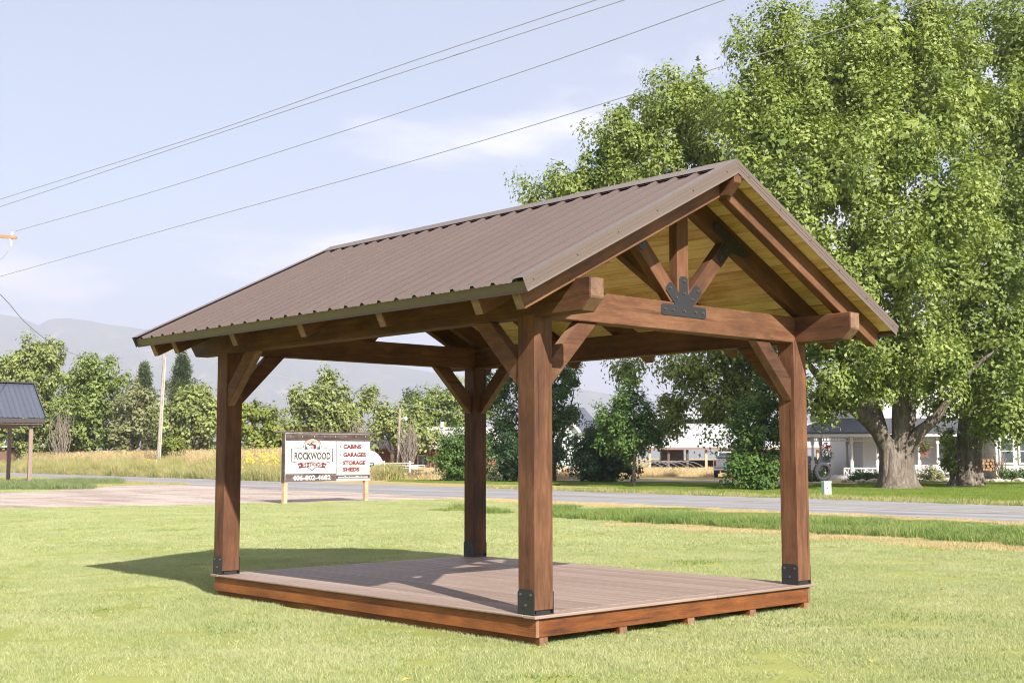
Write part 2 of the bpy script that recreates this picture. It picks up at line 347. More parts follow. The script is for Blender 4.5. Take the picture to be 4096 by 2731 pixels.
# --- ridge beam and rafters
MX = W/2; RW = .0976; RZ = 3.4096+DZ; ry0, ry1 = -.5792, L+.5592
zr = ZE + .5*(MX-RW/2-XE); ztop = zr + RD/CS
rb = MB(); c = .101
prof = [(-RW/2, 0), (RW/2, 0), (RW/2, ztop-RZ), (0, ztop-RZ+.5*RW/2), (-RW/2, ztop-RZ)]
def ring(y, lift): return [(MX+a, y, RZ+max(b, lift)) for a, b in prof]
vs = ring(ry0, c) + ring(ry0+c, 0) + ring(ry1-c, 0) + ring(ry1, c)
fs = [(4, 3, 2, 1, 0), (15, 16, 17, 18, 19)] + [(r*5+i, r*5+(i+1) % 5, r*5+5+(i+1) % 5, r*5+5+i) for r in range(3) for i in range(5)]
Mr = FYm(MX, 0, RZ); MB().add([Mr.inverted() @ Vector(v) for v in vs], fs).build('ridge_beam', STAIN, pav, Mr, .005)
slope_len = (MX-RW/2-XE)/CS
RY = [-.3757, .0825, 1.2875, 2.4635, 3.6435, 4.8055, 5.2585]
rp = [(0, 0), (slope_len, 0), (slope_len+RD*math.tan(TH)*1.0, RD), (0, RD)]
rp = [(0, 0), (slope_len, 0), (slope_len, 0), (0, RD)]
for y in RY:
    for s in (0, 1):
        if s == 0: M = frame((XE, y, ZE), (CS, 0, SN), (-SN, 0, CS))
        else: M = frame((W-XE, y, ZE), (-CS, 0, SN), (SN, 0, CS))
        # plumb cut at the ridge: local points of the vertical line x = ridge face
        poly = [(0, 0), (slope_len, 0), (slope_len+RD*math.tan(TH), RD), (0, RD)]
        o = timber('rafter', poly, -RTK/2, RTK/2, M, pav, STAIN, .005)
# --- truss webs in both gables with black steel plates
def zlow(x): return ZE + .5*(min(x, W-x)-XE)
TT = HB+BH-.002
KP = .152
for ty0, sgn in ((TY0+.002, -1), (L-TY0-.002-RTK, 1)):
    y0, y1 = ty0, ty0+RTK
    timber('king_post', [(TT, -KP/2), (RZ, -KP/2), (RZ, KP/2), (TT, KP/2)], -RTK/2, RTK/2, frame((MX, (y0+y1)/2, 0), (0, 0, 1), (1, 0, 0)), pav, STAIN, .005)
    for s in (-1, 1):
        # strut: centre line x + z = const (left side), width .14
        k = MX-.07+TT; a = (.14/2)*math.sqrt(2); big_ = [(-5, 5+k-a), (5, -5+k-a), (5, -5+k+a), (-5, 5+k+a)]
        pol = clip(big_, 0, -1, -TT); pol = clip(pol, 1, 0, MX-KP/2-.001); pol = clip(pol, -.5, 1, ZE-.5*XE-.001)
        cx_ = sum(p_[0] for p_ in pol)/len(pol); cz_ = sum(p_[1] for p_ in pol)/len(pol); h = math.sqrt(.5)
        M = frame((cx_ if s < 0 else W-cx_, (y0+y1)/2, cz_), (h*s, 0, h), (-h*s, 0, h))
        loc = []
        for (x, z) in pol:
            wx = x if s < 0 else W-x; v = M.inverted() @ Vector((wx, (y0+y1)/2, z)); loc.append((v.x, v.z))
        timber('strut', loc, -RTK/2, RTK/2, M, pav, STAIN, .004)
    # fan plate
    fy = (y0-.004) if sgn < 0 else (y1+.004)
    def plate(name, poly, bolts, par=pav):
        o = MB().prism(poly, -.004, .004).build(name, BLACK, par, FX(0, fy, 0), .0015)
        for (bx, bz) in bolts: inst(bolt0, 'bolt', o, frame((bx, fy+sgn*.004, bz), (1, 0, 0), (0, sgn, 0)))
        return o
    zz0, zz1 = 2.417+DZ, 2.516+DZ; ch = .018; hw = .302
    def prong(a, r0, w=.052, ch=.02):                            # right edge of one prong, tip at distance r0 along direction a, from fan centre
        d = (math.cos(a), math.sin(a)); n_ = (-d[1], d[0]); o = (MX, 2.47+DZ)
        P = lambda r, t: (o[0]+d[0]*r+n_[0]*t, o[1]+d[1]*r+n_[1]*t)
        return P, r0, w, ch
    pts = [(MX-hw+ch, zz0), (MX+hw-ch, zz0), (MX+hw, zz0+ch), (MX+hw, zz1-ch), (MX+hw-ch, zz1), (MX+.118, zz1)]
    for a, r0 in ((R_(45), .302), (R_(90), .301), (R_(135), .302)):
        P, r, w, c2 = prong(a, r0)
        pts += [P(r-c2, -w), P(r, -w+c2), P(r, w-c2), P(r-c2, w)]
        if a < R_(100): pts.append((MX+(.054 if a < R_(60) else -.054), 2.612+DZ))
    pts.append((MX-.118, zz1)); pts += [(MX-hw+ch, zz1), (MX-hw, zz1-ch), (MX-hw, zz0+ch)]
    P1 = prong(R_(45), 0)[0]; P2 = prong(R_(90), 0)[0]; P3 = prong(R_(135), 0)[0]
    plate('fan_plate', pts, [(MX+t, 2.466+DZ) for t in (-.255, -.15, 0, .15, .255)] + [Pq(r, 0) for Pq in (P1, P2, P3) for r in (.15, .262)])
    for s in (-1, 1):
        # T plate where the strut meets the rafter (right side then mirrored)
        xi = None
        k2 = MX+.07-TT                                            # right strut: z = x - k2
        xi = (ZE+.5*(W-XE)+k2)/1.5; zi = xi-k2
        d = (CS, -SN); n_ = (-SN, -CS); e = (-math.sqrt(.5), -math.sqrt(.5)); f_ = (math.sqrt(.5), -math.sqrt(.5))
        o = (xi-n_[0]*.085, zi-n_[1]*.085)
        A = lambda r, t: (o[0]+d[0]*r+n_[0]*t, o[1]+d[1]*r+n_[1]*t)
        B = lambda r, t: (xi+e[0]*r+f_[0]*t, zi+e[1]*r+f_[1]*t)
        pts = [A(-.27, -.03), A(-.25, -.05), A(.25, -.05), A(.27, -.03), A(.27, .03), A(.25, .05), B(.02, .052), B(.17, .052), B(.19, .032), B(.19, -.032), B(.17, -.052), B(.02, -.052), A(-.25, .05), A(-.27, .03)]
        bl = [A(-.22, 0), A(-.1, 0), A(.02, 0), A(.12, 0), A(.22, 0), B(.05, 0), B(.145, 0)]
        if s < 0: pts = [(W-x, z) for x, z in pts][::-1]; bl = [(W-x, z) for x, z in bl]
        plate('tee_plate', pts, bl)
# --- ceiling boards, roof panels, trims
ROOFY0, ROOFY1 = -.570, L+.553
ZC = ZE + RD/CS                                                   # underside of the ceiling above XE
def zceil(x): return ZC + .5*(min(x, W-x)-XE)
XT0 = -.600; CL = (MX-XT0)/CS; ncb = 19; cw_ = CL/ncb
ceil = thing  # placeholder
roofs = []
for s in (0, 1):
    M0 = frame((XT0, 0, zceil(XT0)), (CS, 0, SN), (-SN, 0, CS)) if s == 0 else frame((W-XT0, 0, zceil(W-XT0)), (-CS, 0, SN), (SN, 0, CS))
    # local: x up the slope, z out of the roof, y = +-world y
    sy_ = 1 if s == 0 else -1
    Y0, Y1 = (ROOFY0+.016, ROOFY1-.016); Y0, Y1 = (Y0, Y1) if s == 0 else (-Y1, -Y0)
    sheath = MB().box((.012, Y0, .021), (CL-.02, Y1, .040)).build('roof_sheathing', PINE, pav, M0)
    for k in range(ncb):
        for part in (0, 1):
            split = Y0 + (Y1-Y0)*(.3+.4*((k*7+part*0) % 5)/5)
            a, b = (Y0, split-.001) if part == 0 else (split+.001, Y1)
            x0 = k*cw_+.002; x1 = (k+1)*cw_-.002 if k < ncb-1 else CL-.018
            MM = M0 @ frame((0, 0, 0), (0, 1, 0), (0, 0, 1))       # local x along the board
            MB().box((a, -x1, 0), (b, -x0, .0195)).build('ceiling_board', PINE, sheath, MM, .003)
    # metal panels: profile across y, ribs every 9 inches
    Xlo, Xhi = -.032, CL-.02; z0 = .043
    ya, yb = (ROOFY0-.002, ROOFY1+.002) if s == 0 else (-ROOFY1-.002, -ROOFY0+.002)
    pitchr = .2304; first = (-.247-ROOFY0) if s == 0 else (ROOFY1-(-.247+pitchr*24))
    def profile(y0, y1, org):
        ev = [(y0, 0.)]
        k0 = math.floor((y0-org)/pitchr)-1
        for k in range(k0, k0+12):
            c0 = org+k*pitchr
            for dy, h in ((-.034, 0), (-.012, .022), (.012, .022), (.034, 0), (.082, 0), (.088, .003), (.096, .003), (.102, 0), (.128, 0), (.134, .003), (.142, .003), (.148, 0)):
                if y0+1e-4 < c0+dy < y1-1e-4: ev.append((c0+dy, h))
        ev.append((y1, ev[-1][1])); ev[0] = (y0, ev[1][1]); return ev
    org = ya + (first % pitchr); ycur = ya
    edges = [ya] + [org + pitchr*(4*k+1.5) for k in range(12) if ya+.3 < org+pitchr*(4*k+1.5) < yb-.2] + [yb]
    for a, b in zip(edges[:-1], edges[1:]):
        pr = profile(a, b, org); vs = []; fs = []; n_ = len(pr)
        for X in (Xlo, Xhi):
            for dz in (0, -.0012): vs += [(X, y, z0+h+dz) for y, h in pr]
        for i in range(n_-1):
            fs += [(i, i+1, 2*n_+i+1, 2*n_+i), (n_+i, 3*n_+i, 3*n_+i+1, n_+i+1), (i, n_+i, n_+i+1, i+1), (2*n_+i, 2*n_+i+1, 3*n_+i+1, 3*n_+i)]
        MB().add(vs, fs).build('roof_panel', ROOFM, pav, M0)
    # eave trim (drip edge), perpendicular to the slope
    halves = ((ya+.01, ya+(yb-ya)*.42), (ya+(yb-ya)*.42+.002, yb-.01))
    for a, b in halves:
        e = MB(); t = .0016
        for (p, q2) in (((-.012, .042), (-.012, -.033)), ((-.012, -.033), (-.026, -.043)), ((-.012, .042), (.08, .042))):
            dx, dz = q2[0]-p[0], q2[1]-p[1]; l = math.hypot(dx, dz); nx, nz = -dz/l*t, dx/l*t
            e.add([(p[0], a, p[1]), (q2[0], a, q2[1]), (q2[0]+nx, a, q2[1]+nz), (p[0]+nx, a, p[1]+nz), (p[0], b, p[1]), (q2[0], b, q2[1]), (q2[0]+nx, b, q2[1]+nz), (p[0]+nx, b, p[1]+nz)],
                  [(0,3,2,1),(4,5,6,7),(0,1,5,4),(1,2,6,5),(2,3,7,6),(3,0,4,7)])
        e.build('eave_trim', TRIMM, pav, M0)
    # rake trims on both gables: folded strip with two flutes
    for wy, out in ((ROOFY0, -1), (ROOFY1, 1)):
        ly = wy*sy_; o_ = out*sy_
        secs = [(-.10*o_, .072), (-.095*o_, .0735), (.011*o_, .0735), (.011*o_, .042), (.008*o_, .040), (.011*o_, .037), (.011*o_, .012), (.008*o_, .010), (.011*o_, .007), (.011*o_, -.022), (.017*o_, -.036)]
        vs = []; n_ = len(secs); fs = []
        xs0, xs1 = -.036, CL+.02*0
        for j, X in enumerate((xs0, None)):
            for (dy, z) in secs:
                xx = X if X is not None else (MX-XT0-.0005)/CS + (z)*math.tan(TH)*1.0
                vs.append((xx, ly+dy, z))
        nn = len(vs)
        vs += [(x, y+ (-.0015*o_), z-.0015) for x, y, z in vs]
        for i in range(n_-1):
            fs += [(i, i+1, n_+i+1, n_+i), (nn+i, nn+n_+i, nn+n_+i+1, nn+i+1)]
        fs += [tuple([i for i in (0,)]) for _ in ()]
        for i in range(n_-1): fs += [(i, nn+i, nn+i+1, i+1), (n_+i, n_+i+1, nn+n_+i+1, nn+n_+i)]
        tr = MB().add(vs, fs).build('rake_trim', TRIMM, pav, M0)
        for X in [.06+.5*k for k in range(6)]:
            M = M0 @ frame((X, ly+.011*o_, .024), (1, 0, 0), (0, o_, 0))
            if 'screw0' not in globals(): screw0 = MB().tube([(0, 0, -.001), (0, 0, .002)], .009, 8).tube([(0, 0, .002), (0, 0, .008)], .0055, 6).build('screw', TRIMM, tr, M)
            else: inst(screw0, 'screw', tr, M)
# ridge cap
zc = zceil(MX) + (.043+.028)/CS
capw = .17; v = []
for y in (ROOFY0-.012, ROOFY1+.012):
    for dz in (0, -.002):
        v += [(MX-capw*CS, y, zc-capw*SN-.012+dz), (MX-capw*CS+.012*0, y, zc-capw*SN+dz), (MX-.022, y, zc-.006+dz), (MX, y, zc+.008+dz), (MX+.022, y, zc-.006+dz), (MX+capw*CS, y, zc-capw*SN+dz), (MX+capw*CS, y, zc-capw*SN-.012+dz)]
f = []
for i in range(6): f += [(i, i+1, 14+i+1, 14+i), (7+i, 21+i, 21+i+1, 7+i+1), (i, 7+i, 7+i+1, i+1), (14+i, 14+i+1, 21+i+1, 21+i)]
MB().add(v, f).build('ridge_cap', TRIMM, pav)
# ---------------------------------------------------------------- ground, road, gravel
def struct(o): o['kind'] = 'structure'; return o
def grass_ground(name, stops, sc=1.0, kind='World'):
    g = G(name); c = g.coord('World'); a = g.noise(c, .35*sc, 5, .6); b = g.noise(c, 2.6*sc, 6, .65); d = g.noise(c, 30*sc, 4, .7)
    f = g.math('ADD', g.math('MULTIPLY', a, .4), g.math('ADD', g.math('MULTIPLY', b, .35), g.math('MULTIPLY', d, .3)))
    return g.bsdf(g.ramp(f, stops), .9, g.bump(g.math('ADD', b, d), .6, .04), spec=.1)
FIELD = grass_ground('dry_field_soil', [(.3, (.20, .17, .07)), (.5, (.33, .26, .12)), (.72, (.42, .33, .17))])
LAWNG = grass_ground('lawn_soil', [(.3, (.16, .19, .05)), (.5, (.25, .27, .08)), (.72, (.34, .34, .12))])
LAWN2 = grass_ground('house_lawn_soil', [(.3, (.10, .15, .025)), (.5, (.15, .20, .035)), (.72, (.21, .25, .05))])
def road_mat():
    g = G('worn_asphalt'); c = g.coord('World'); a = g.noise(c, .5, 5, .6); b = g.noise(c, 60, 4, .7)
    ang = math.atan2(RG.y*NX + FG.y*NY, RG.x*NX + FG.x*NY)       # direction across the road
    tr = g.noise(g.coord('World', (1, .012, 1), (0, 0, 0)), 1.0, 3, .5)
    lanes = g.noise(g.n('ShaderNodeMapping', {0: g.n('ShaderNodeNewGeometry').outputs['Position'], 2: (0, 0, -ang), 3: (1.1, .015, 1)}).outputs[0], 1.0, 4, .6)
    f = g.math('ADD', g.math('MULTIPLY', a, .25), g.math('ADD', g.math('MULTIPLY', b, .35), g.math('MULTIPLY', lanes, .55)))
    return g.bsdf(g.ramp(f, [(.4, (.135, .132, .135)), (.56, (.215, .21, .212)), (.72, (.31, .30, .30))]), .85, g.bump(b, .4, .01), spec=.25)
ROADM = road_mat()
def gravel_mat():
    g = G('driveway_gravel'); c = g.coord('World'); v = g.n('ShaderNodeTexVoronoi', {'Vector': c, 'Scale': 22.0}); a = g.noise(c, .25, 5, .6)
    tr = g.noise(g.coord('World', (.9, .15, 1), (0, 0, R_(60))), 1.0, 4, .6)
    f = g.math('ADD', g.math('MULTIPLY', v.outputs['Distance'], .3), g.math('ADD', g.math('MULTIPLY', a, .3), g.math('MULTIPLY', tr, .5)))
    col = g.ramp(f, [(.34, (.11, .075, .055)), (.46, (.25, .19, .155)), (.64, (.46, .39, .34))])
    col = g.mix(.25, col, v.outputs['Color'], 'OVERLAY')
    return g.bsdf(col, .9, g.bump(v.outputs['Distance'], .7, .03), spec=.2)
GRAVEL = gravel_mat()
struct(MB().sheet([(-14000, -14000, 0), (14000, -14000, 0), (14000, 14000, 0), (-14000, 14000, 0)]).build('ground', FIELD))
RN0, RN1 = 25.6, 34.3
def strip(name, mat, n0, n1, s0, s1, z): return struct(MB().sheet([rd(n0, s0, z), rd(n1, s0, z), rd(n1, s1, z), rd(n0, s1, z)]).build(name, mat))
def edge_strip(name, mat, n0, n1, s0, s1, z, j=.12, seed=1, both=True):
    r = random.Random(seed); k = int((s1-s0)/.5); A = [rd(n0+(r.uniform(-j, j) if both else 0), s0+(s1-s0)*i/k, z) for i in range(k+1)]; B = [rd(n1+r.uniform(-j, j), s0+(s1-s0)*i/k, z) for i in range(k+1)]
    return struct(MB().add(A+B, [(i, i+1, k+1+i+1, k+1+i) for i in range(k)]).build(name, mat))
edge_strip('lawn', LAWNG, -60, RN0-.6, -60, 160, .004, .15, 2)
edge_strip('verge', FIELD, RN0-1.3, RN0+.2, -60, 160, .008, .15, 3)
edge_strip('road', ROADM, RN0, RN1, -80, 300, .016, .06, 4)
YELL = plain('yellow_road_paint', (.48, .34, .07), .8, .25, 3)
for s0, s1 in ((-80, 14.5), (18, 30), (34, 47), (52, 300)):
    struct(strip('road_line', YELL, 29.85, 29.97, s0, s1, .021))
SEAL = plain('crack_sealant', (.03, .03, .03), .7, .1, 5)
_r = random.Random(4); pts = [rd(25.8+8*t, 21-4*t+_r.uniform(-.2, .2), .02) for t in [i/14 for i in range(15)]]
mbx = MB(); nrm = rd(0, 1) - rd(0, 0)
for a, b in zip(pts[:-1], pts[1:]): mbx.add([a-nrm*.03, a+nrm*.03, b+nrm*.03, b-nrm*.03], [(0, 1, 2, 3)])
struct(mbx.build('road_crack', SEAL))
# gravel driveway on the left, running in from the road
gv = [gp(-900, 2085), gp(-300, 2050), gp(0, 2036), gp(400, 2027), gp(871, 2019), gp(1300, 2008), gp(1855, 1996), gp(2300, 2004.5)]
gv += [rd(RN0-.02, s) for s in (36, 40, 46, 52, 58, 64, 70)] + [gp(430, 1944), gp(360, 1950), gp(250, 1960), gp(120, 1967), gp(0, 1971), gp(-300, 1980), gp(-900, 1998)]
def subdiv(poly, step, j, seed):
    r = random.Random(seed); out = []
    for a, b in zip(poly, poly[1:]+poly[:1]):
        k = max(1, int((b-a).length/step))
        for i in range(k):
            p = a.lerp(b, i/k); out.append(p if i == 0 else p + Vector((r.uniform(-j, j), r.uniform(-j, j), 0)))
    return out
gvp = [Vector((p.x, p.y, .012)) for p in subdiv(gv, .8, .16, 3)]
struct(MB().sheet(gvp).build('gravel_driveway', GRAVEL))
# the house side of the road: lawn, lane, dry meadow
edge_strip('house_lawn', LAWN2, RN1+.5, 74, -70, 45, .006, .3, 5)
l2 = [gd(2560, 70), gd(1800, 82), gd(1650, 90), gd(1900, 92), gd(2560, 82), gd(3300, 76), gd(3300, 62)]
struct(MB().sheet([Vector((p.x, p.y, .010)) for p in subdiv([gd(1560, 79), gd(2250, 66.5), gd(3100, 55), gd(3100, 68), gd(2250, 78), gd(1560, 84)], 1.2, .2, 7)]).build('side_lawn', LAWN2))
struct(MB().sheet([Vector((p.x, p.y, .014)) for p in [gd(1500, 86), gd(2200, 80.5), gd(3300, 71.5), gd(3300, 74.5), gd(2200, 84), gd(1500, 91)]]).build('side_lane', ROADM))
# ---------------------------------------------------------------- mountains
def mountains():
    prof = [(-2500, 1330), (-1500, 1290), (-800, 1240), (-300, 1255), (0, 1262), (75, 1277), (143, 1306), (190, 1280), (275, 1276), (400, 1298), (574, 1322), (800, 1335), (1000, 1360), (1250, 1400), (1500, 1455), (1700, 1490), (1900, 1512), (2200, 1540), (2500, 1590), (2900, 1640), (3500, 1650), (4200, 1600), (5200, 1560), (6500, 1600)]
    us = [p[0] for p in prof]; vs = [p[1] for p in prof]
    g = np.random.RandomState(3); NA, ND = 420, 60; V = []; 
    ua = np.linspace(-2500, 6500, NA); top = (1832-np.interp(ua, us, vs))/FPX
    ph = g.uniform(0, 6.28, (24, 2)); fr = g.uniform(.004, .05, 24)
    def nz(u, t):
        s = 0
        for k in range(24): s = s + np.sin(u*fr[k] + ph[k, 0] + 5*t*(k % 5) + 1.5*np.sin(u*fr[k]*.37+ph[k, 1]))/(1+fr[k]*60)
        return s/4
    for j in range(ND):
        t = j/(ND-1); dep = 5200 + 3300*t
        if t <= .8:
            hgt = top*8000*(t/.8)**1.35*(1+.16*nz(ua, t)*(1-(t/.8)**6)) + 30*nz(ua*3, t*2)*math.sin(math.pi*min(1, t/.8))
        else: hgt = top*8000*(1-(t-.8)/.2*.5)
        for i in range(NA):
            X = (ua[i]-2048)/FPX*dep; p = cg(X, dep, max(-2, float(hgt[i])) if j else -2); V.append(p)
    F = [(j*NA+i, j*NA+i+1, (j+1)*NA+i+1, (j+1)*NA+i) for j in range(ND-1) for i in range(NA-1)]
    gm = G('forested_mountain'); c = gm.coord('World', (.001, .001, .001)); n1 = gm.noise(c, 3.0, 8, .65); n2 = gm.noise(c, 14, 6, .7)
    f = gm.math('ADD', gm.math('MULTIPLY', n1, .6), gm.math('MULTIPLY', n2, .4))
    gm.bsdf(gm.ramp(f, [(.42, (.035, .055, .03)), (.56, (.07, .085, .045)), (.64, (.30, .25, .19))]), .95, spec=.05)
    o = mesh_np('mountains', V, F, gm.m, smooth=True); struct(o)
mountains()
# ---------------------------------------------------------------- plants
def leaf_cloud(rng, C, Nrm, size, aspect=.62, droop=.25):
    n = len(C); Nv = Nrm + rng.normal(0, .32, (n, 3)); Nv /= np.linalg.norm(Nv, axis=1)[:, None] + 1e-9
    t = rng.normal(0, 1, (n, 3)); t[:, 2] -= droop*1.5; t -= Nv*(t*Nv).sum(1)[:, None]; t /= np.linalg.norm(t, axis=1)[:, None] + 1e-9
    b = np.cross(Nv, t); s = (np.asarray(size)*rng.uniform(.6, 1.25, n))[:, None]
    V = np.empty((n, 4, 3), np.float32); V[:, 0] = C - t*s*.5; V[:, 1] = C + b*s*aspect*.5 - Nv*s*.1 + t*s*.06; V[:, 2] = C + t*s*.5; V[:, 3] = C - b*s*aspect*.5 - Nv*s*.1 + t*s*.06
    return V.reshape(-1, 3)
def crown(name, parent, rng, blobs, dens, per, rad, size, mat, droop=.25, fill=.3):
    """ragged crown: tufts sit on the skin of the blobs, each tuft a bunch of sprays, each spray a few leaves; a thin filling inside"""
    Cs, Ns, Ss = [], [], []
    for c, r in blobs:
        c = np.array(c); r = np.array(r if hasattr(r, '__len__') else (r, r, r*.85), float); rm = r.mean()
        nt = max(5, int(dens*(rm/rad)**2)); d = rng.normal(0, 1, (nt, 3)); d /= np.linalg.norm(d, axis=1)[:, None]
        k = rng.uniform(.62, 1.02, nt); T = c + d*r*k[:, None]; tr = rad*rng.uniform(.6, 1.35, nt)
        ax = d + np.array([0, 0, .55]) + rng.normal(0, .3, (nt, 3)); ax /= np.linalg.norm(ax, axis=1)[:, None]       # tufts reach out and up
        ns = 7; n_ = nt*ns*per; A = np.repeat(ax, ns*per, 0); R2 = np.repeat(tr, ns*per)[:, None]
        q_ = rng.normal(0, 1, (n_, 3)) + A*.55 + np.array([0, 0, .35]); q_ /= np.linalg.norm(q_, axis=1)[:, None]
        al = (q_*A).sum(1)[:, None]; rr_ = R2*(.45+.6*rng.uniform(0, 1, (n_, 1))**.5)*(1+.22*np.sin(q_[:, :1]*9+q_[:, 2:]*7+np.repeat(rng.uniform(0, 6, nt), ns*per)[:, None]))
        L_ = np.repeat(T, ns*per, 0) + q_*rr_ + A*al*rr_*.55; Cs.append(L_); Ns.append(q_*.9 + np.array([0, 0, .3])); Ss.append(np.full(n_, size))
        nf = int(fill*nt*ns*per*.35); f = rng.normal(0, 1, (nf, 3)); f /= np.linalg.norm(f, axis=1)[:, None]; Cs.append(c + f*r*rng.uniform(.15, .62, (nf, 1))); Ns.append(f + np.array([0, 0, .4])); Ss.append(np.full(nf, size*2.0))
    C = np.concatenate(Cs); Nv = np.concatenate(Ns); S = np.concatenate(Ss); kp = C[:, 2] > .03; C, Nv, S = C[kp], Nv[kp], S[kp]
    V = leaf_cloud(rng, C, Nv, S, droop=droop); F = np.arange(len(V)).reshape(-1, 4); org = WM[parent].translation
    return mesh_np(name, V - np.array(org), F, mat, parent, WM[parent]), None
def limb_path(rng, a, b, k=6, wig=.06, sag=.0):
    a, b = Vector(a), Vector(b); L_ = (b-a).length; out = []; s1, s2 = [Vector(rng.normal(0, 1, 3))*L_*wig for _ in range(2)]; s1.z *= .5; s2.z *= .5
    for i in range(k+1):
        t = i/k; out.append(a.lerp(b, t) + s1*math.sin(math.pi*t) + s2*math.sin(2*math.pi*t)*.5 + Vector((0, 0, math.sin(math.pi*t)*L_*sag)))
    return out
BARK = None
def bark_mat(name, a, b, c, sc=1.0):
    g = G(name); co = g.coord('Object', (7*sc, 7*sc, 1.1*sc)); n = g.noise(co, 1.6, 7, .68, .4); m2 = g.noise(g.coord('Object'), 1.2, 4, .6)
    f = g.math('ADD', g.math('MULTIPLY', n, .75), g.math('MULTIPLY', m2, .3))
    return g.bsdf(g.ramp(f, [(.32, a), (.52, b), (.74, c)]), .92, g.bump(n, 1.0, .09), spec=.1)
BARK = bark_mat('maple_bark', (.05, .04, .031), (.165, .135, .108), (.31, .275, .235))
BARKD = bark_mat('dark_bark', (.03, .024, .018), (.08, .062, .046), (.16, .13, .10))
L_MAPLE = leaf_mat('maple_leaves', (.075, .12, .027), (.19, .25, .055), (.34, .395, .125), .37)
L_MAPLE2 = leaf_mat('maple_leaves_yellow', (.08, .13, .028), (.215, .275, .058), (.39, .435, .135), .38)
L_DARK = leaf_mat('lilac_leaves', (.018, .042, .016), (.034, .072, .024), (.06, .11, .035), .22)
L_MID = leaf_mat('green_leaves', (.035, .08, .016), (.075, .145, .026), (.15, .22, .045), .3)
L_YOUNG = leaf_mat('young_maple_leaves', (.04, .09, .02), (.085, .16, .035), (.15, .23, .05), .3)
L_ELM = leaf_mat('elm_leaves', (.11, .15, .04), (.24, .28, .08), (.39, .42, .15), .36)
L_OLIVE = leaf_mat('dusty_olive_leaves', (.13, .14, .06), (.22, .23, .10), (.32, .32, .15), .32)
L_WILLOW = leaf_mat('willow_leaves', (.10, .135, .022), (.19, .225, .035), (.30, .32, .06), .36)
L_PINE = leaf_mat('pine_needles', (.035, .06, .022), (.075, .105, .035), (.13, .15, .05), .15)
TWIG = plain('dead_twigs', (.22, .18, .145), .9, .2, 4)
def tree(name, label, base, blobs, leafm, seed, trunk_r=.2, dens=7., per=26, rad=.5, size=.3, group=None, fork=None, cat='tree', bark=None, limbs=True, lean=None, seg=8, nl=None, crownname='crown'):
    rng = np.random.RandomState(seed); base = Vector(base); t = thing(name, base, label, cat, group)
    cr, P = crown(crownname, t, rng, blobs, dens, per, rad, size, leafm)
    mb = MB(); tops = sorted(blobs, key=lambda b: b[0][2]); zf = fork if fork else max(.6, min(b[0][2] for b in blobs)*.6)
    fk = base + (Vector(lean) if lean else Vector((0, 0, 0))) + Vector((0, 0, zf))
    mb.tube(limb_path(rng, base - Vector((0, 0, .15)), fk, 4, .02), [trunk_r*k for k in (1.25, 1.0, .92, .88, .85)], seg)
    if limbs:
        bl = blobs if nl is None else [blobs[i] for i in rng.choice(len(blobs), min(nl, len(blobs)), False)]
        for c, r in bl:
            c = Vector(c)
            if c.z < fk.z: continue
            pth = limb_path(rng, fk, c, 5, .07); mb.tube(pth, [trunk_r*k for k in (.6, .48, .38, .28, .2, .1)], 6)
    inv = Matrix.Translation(-base); mb.v = [tuple(inv @ Vector(v)) for v in mb.v]
    mb.build('trunk', bark or BARKD, t, Matrix.Translation(base), smooth=True); return t
def dblobs(lst, depth):                                    # blobs from photo columns/rows in the 2352-wide picture, radius in the same pixels
    out = []
    for b in lst:
        u, v, r = b[:3]; dd = depth + (b[3] if len(b) > 3 else 0); p = at(u*1.7415, v*1.7415, dd); rr = r*1.7415/FPX*dd
        out.append((tuple(p), (rr, rr, rr*.92)))
    return out
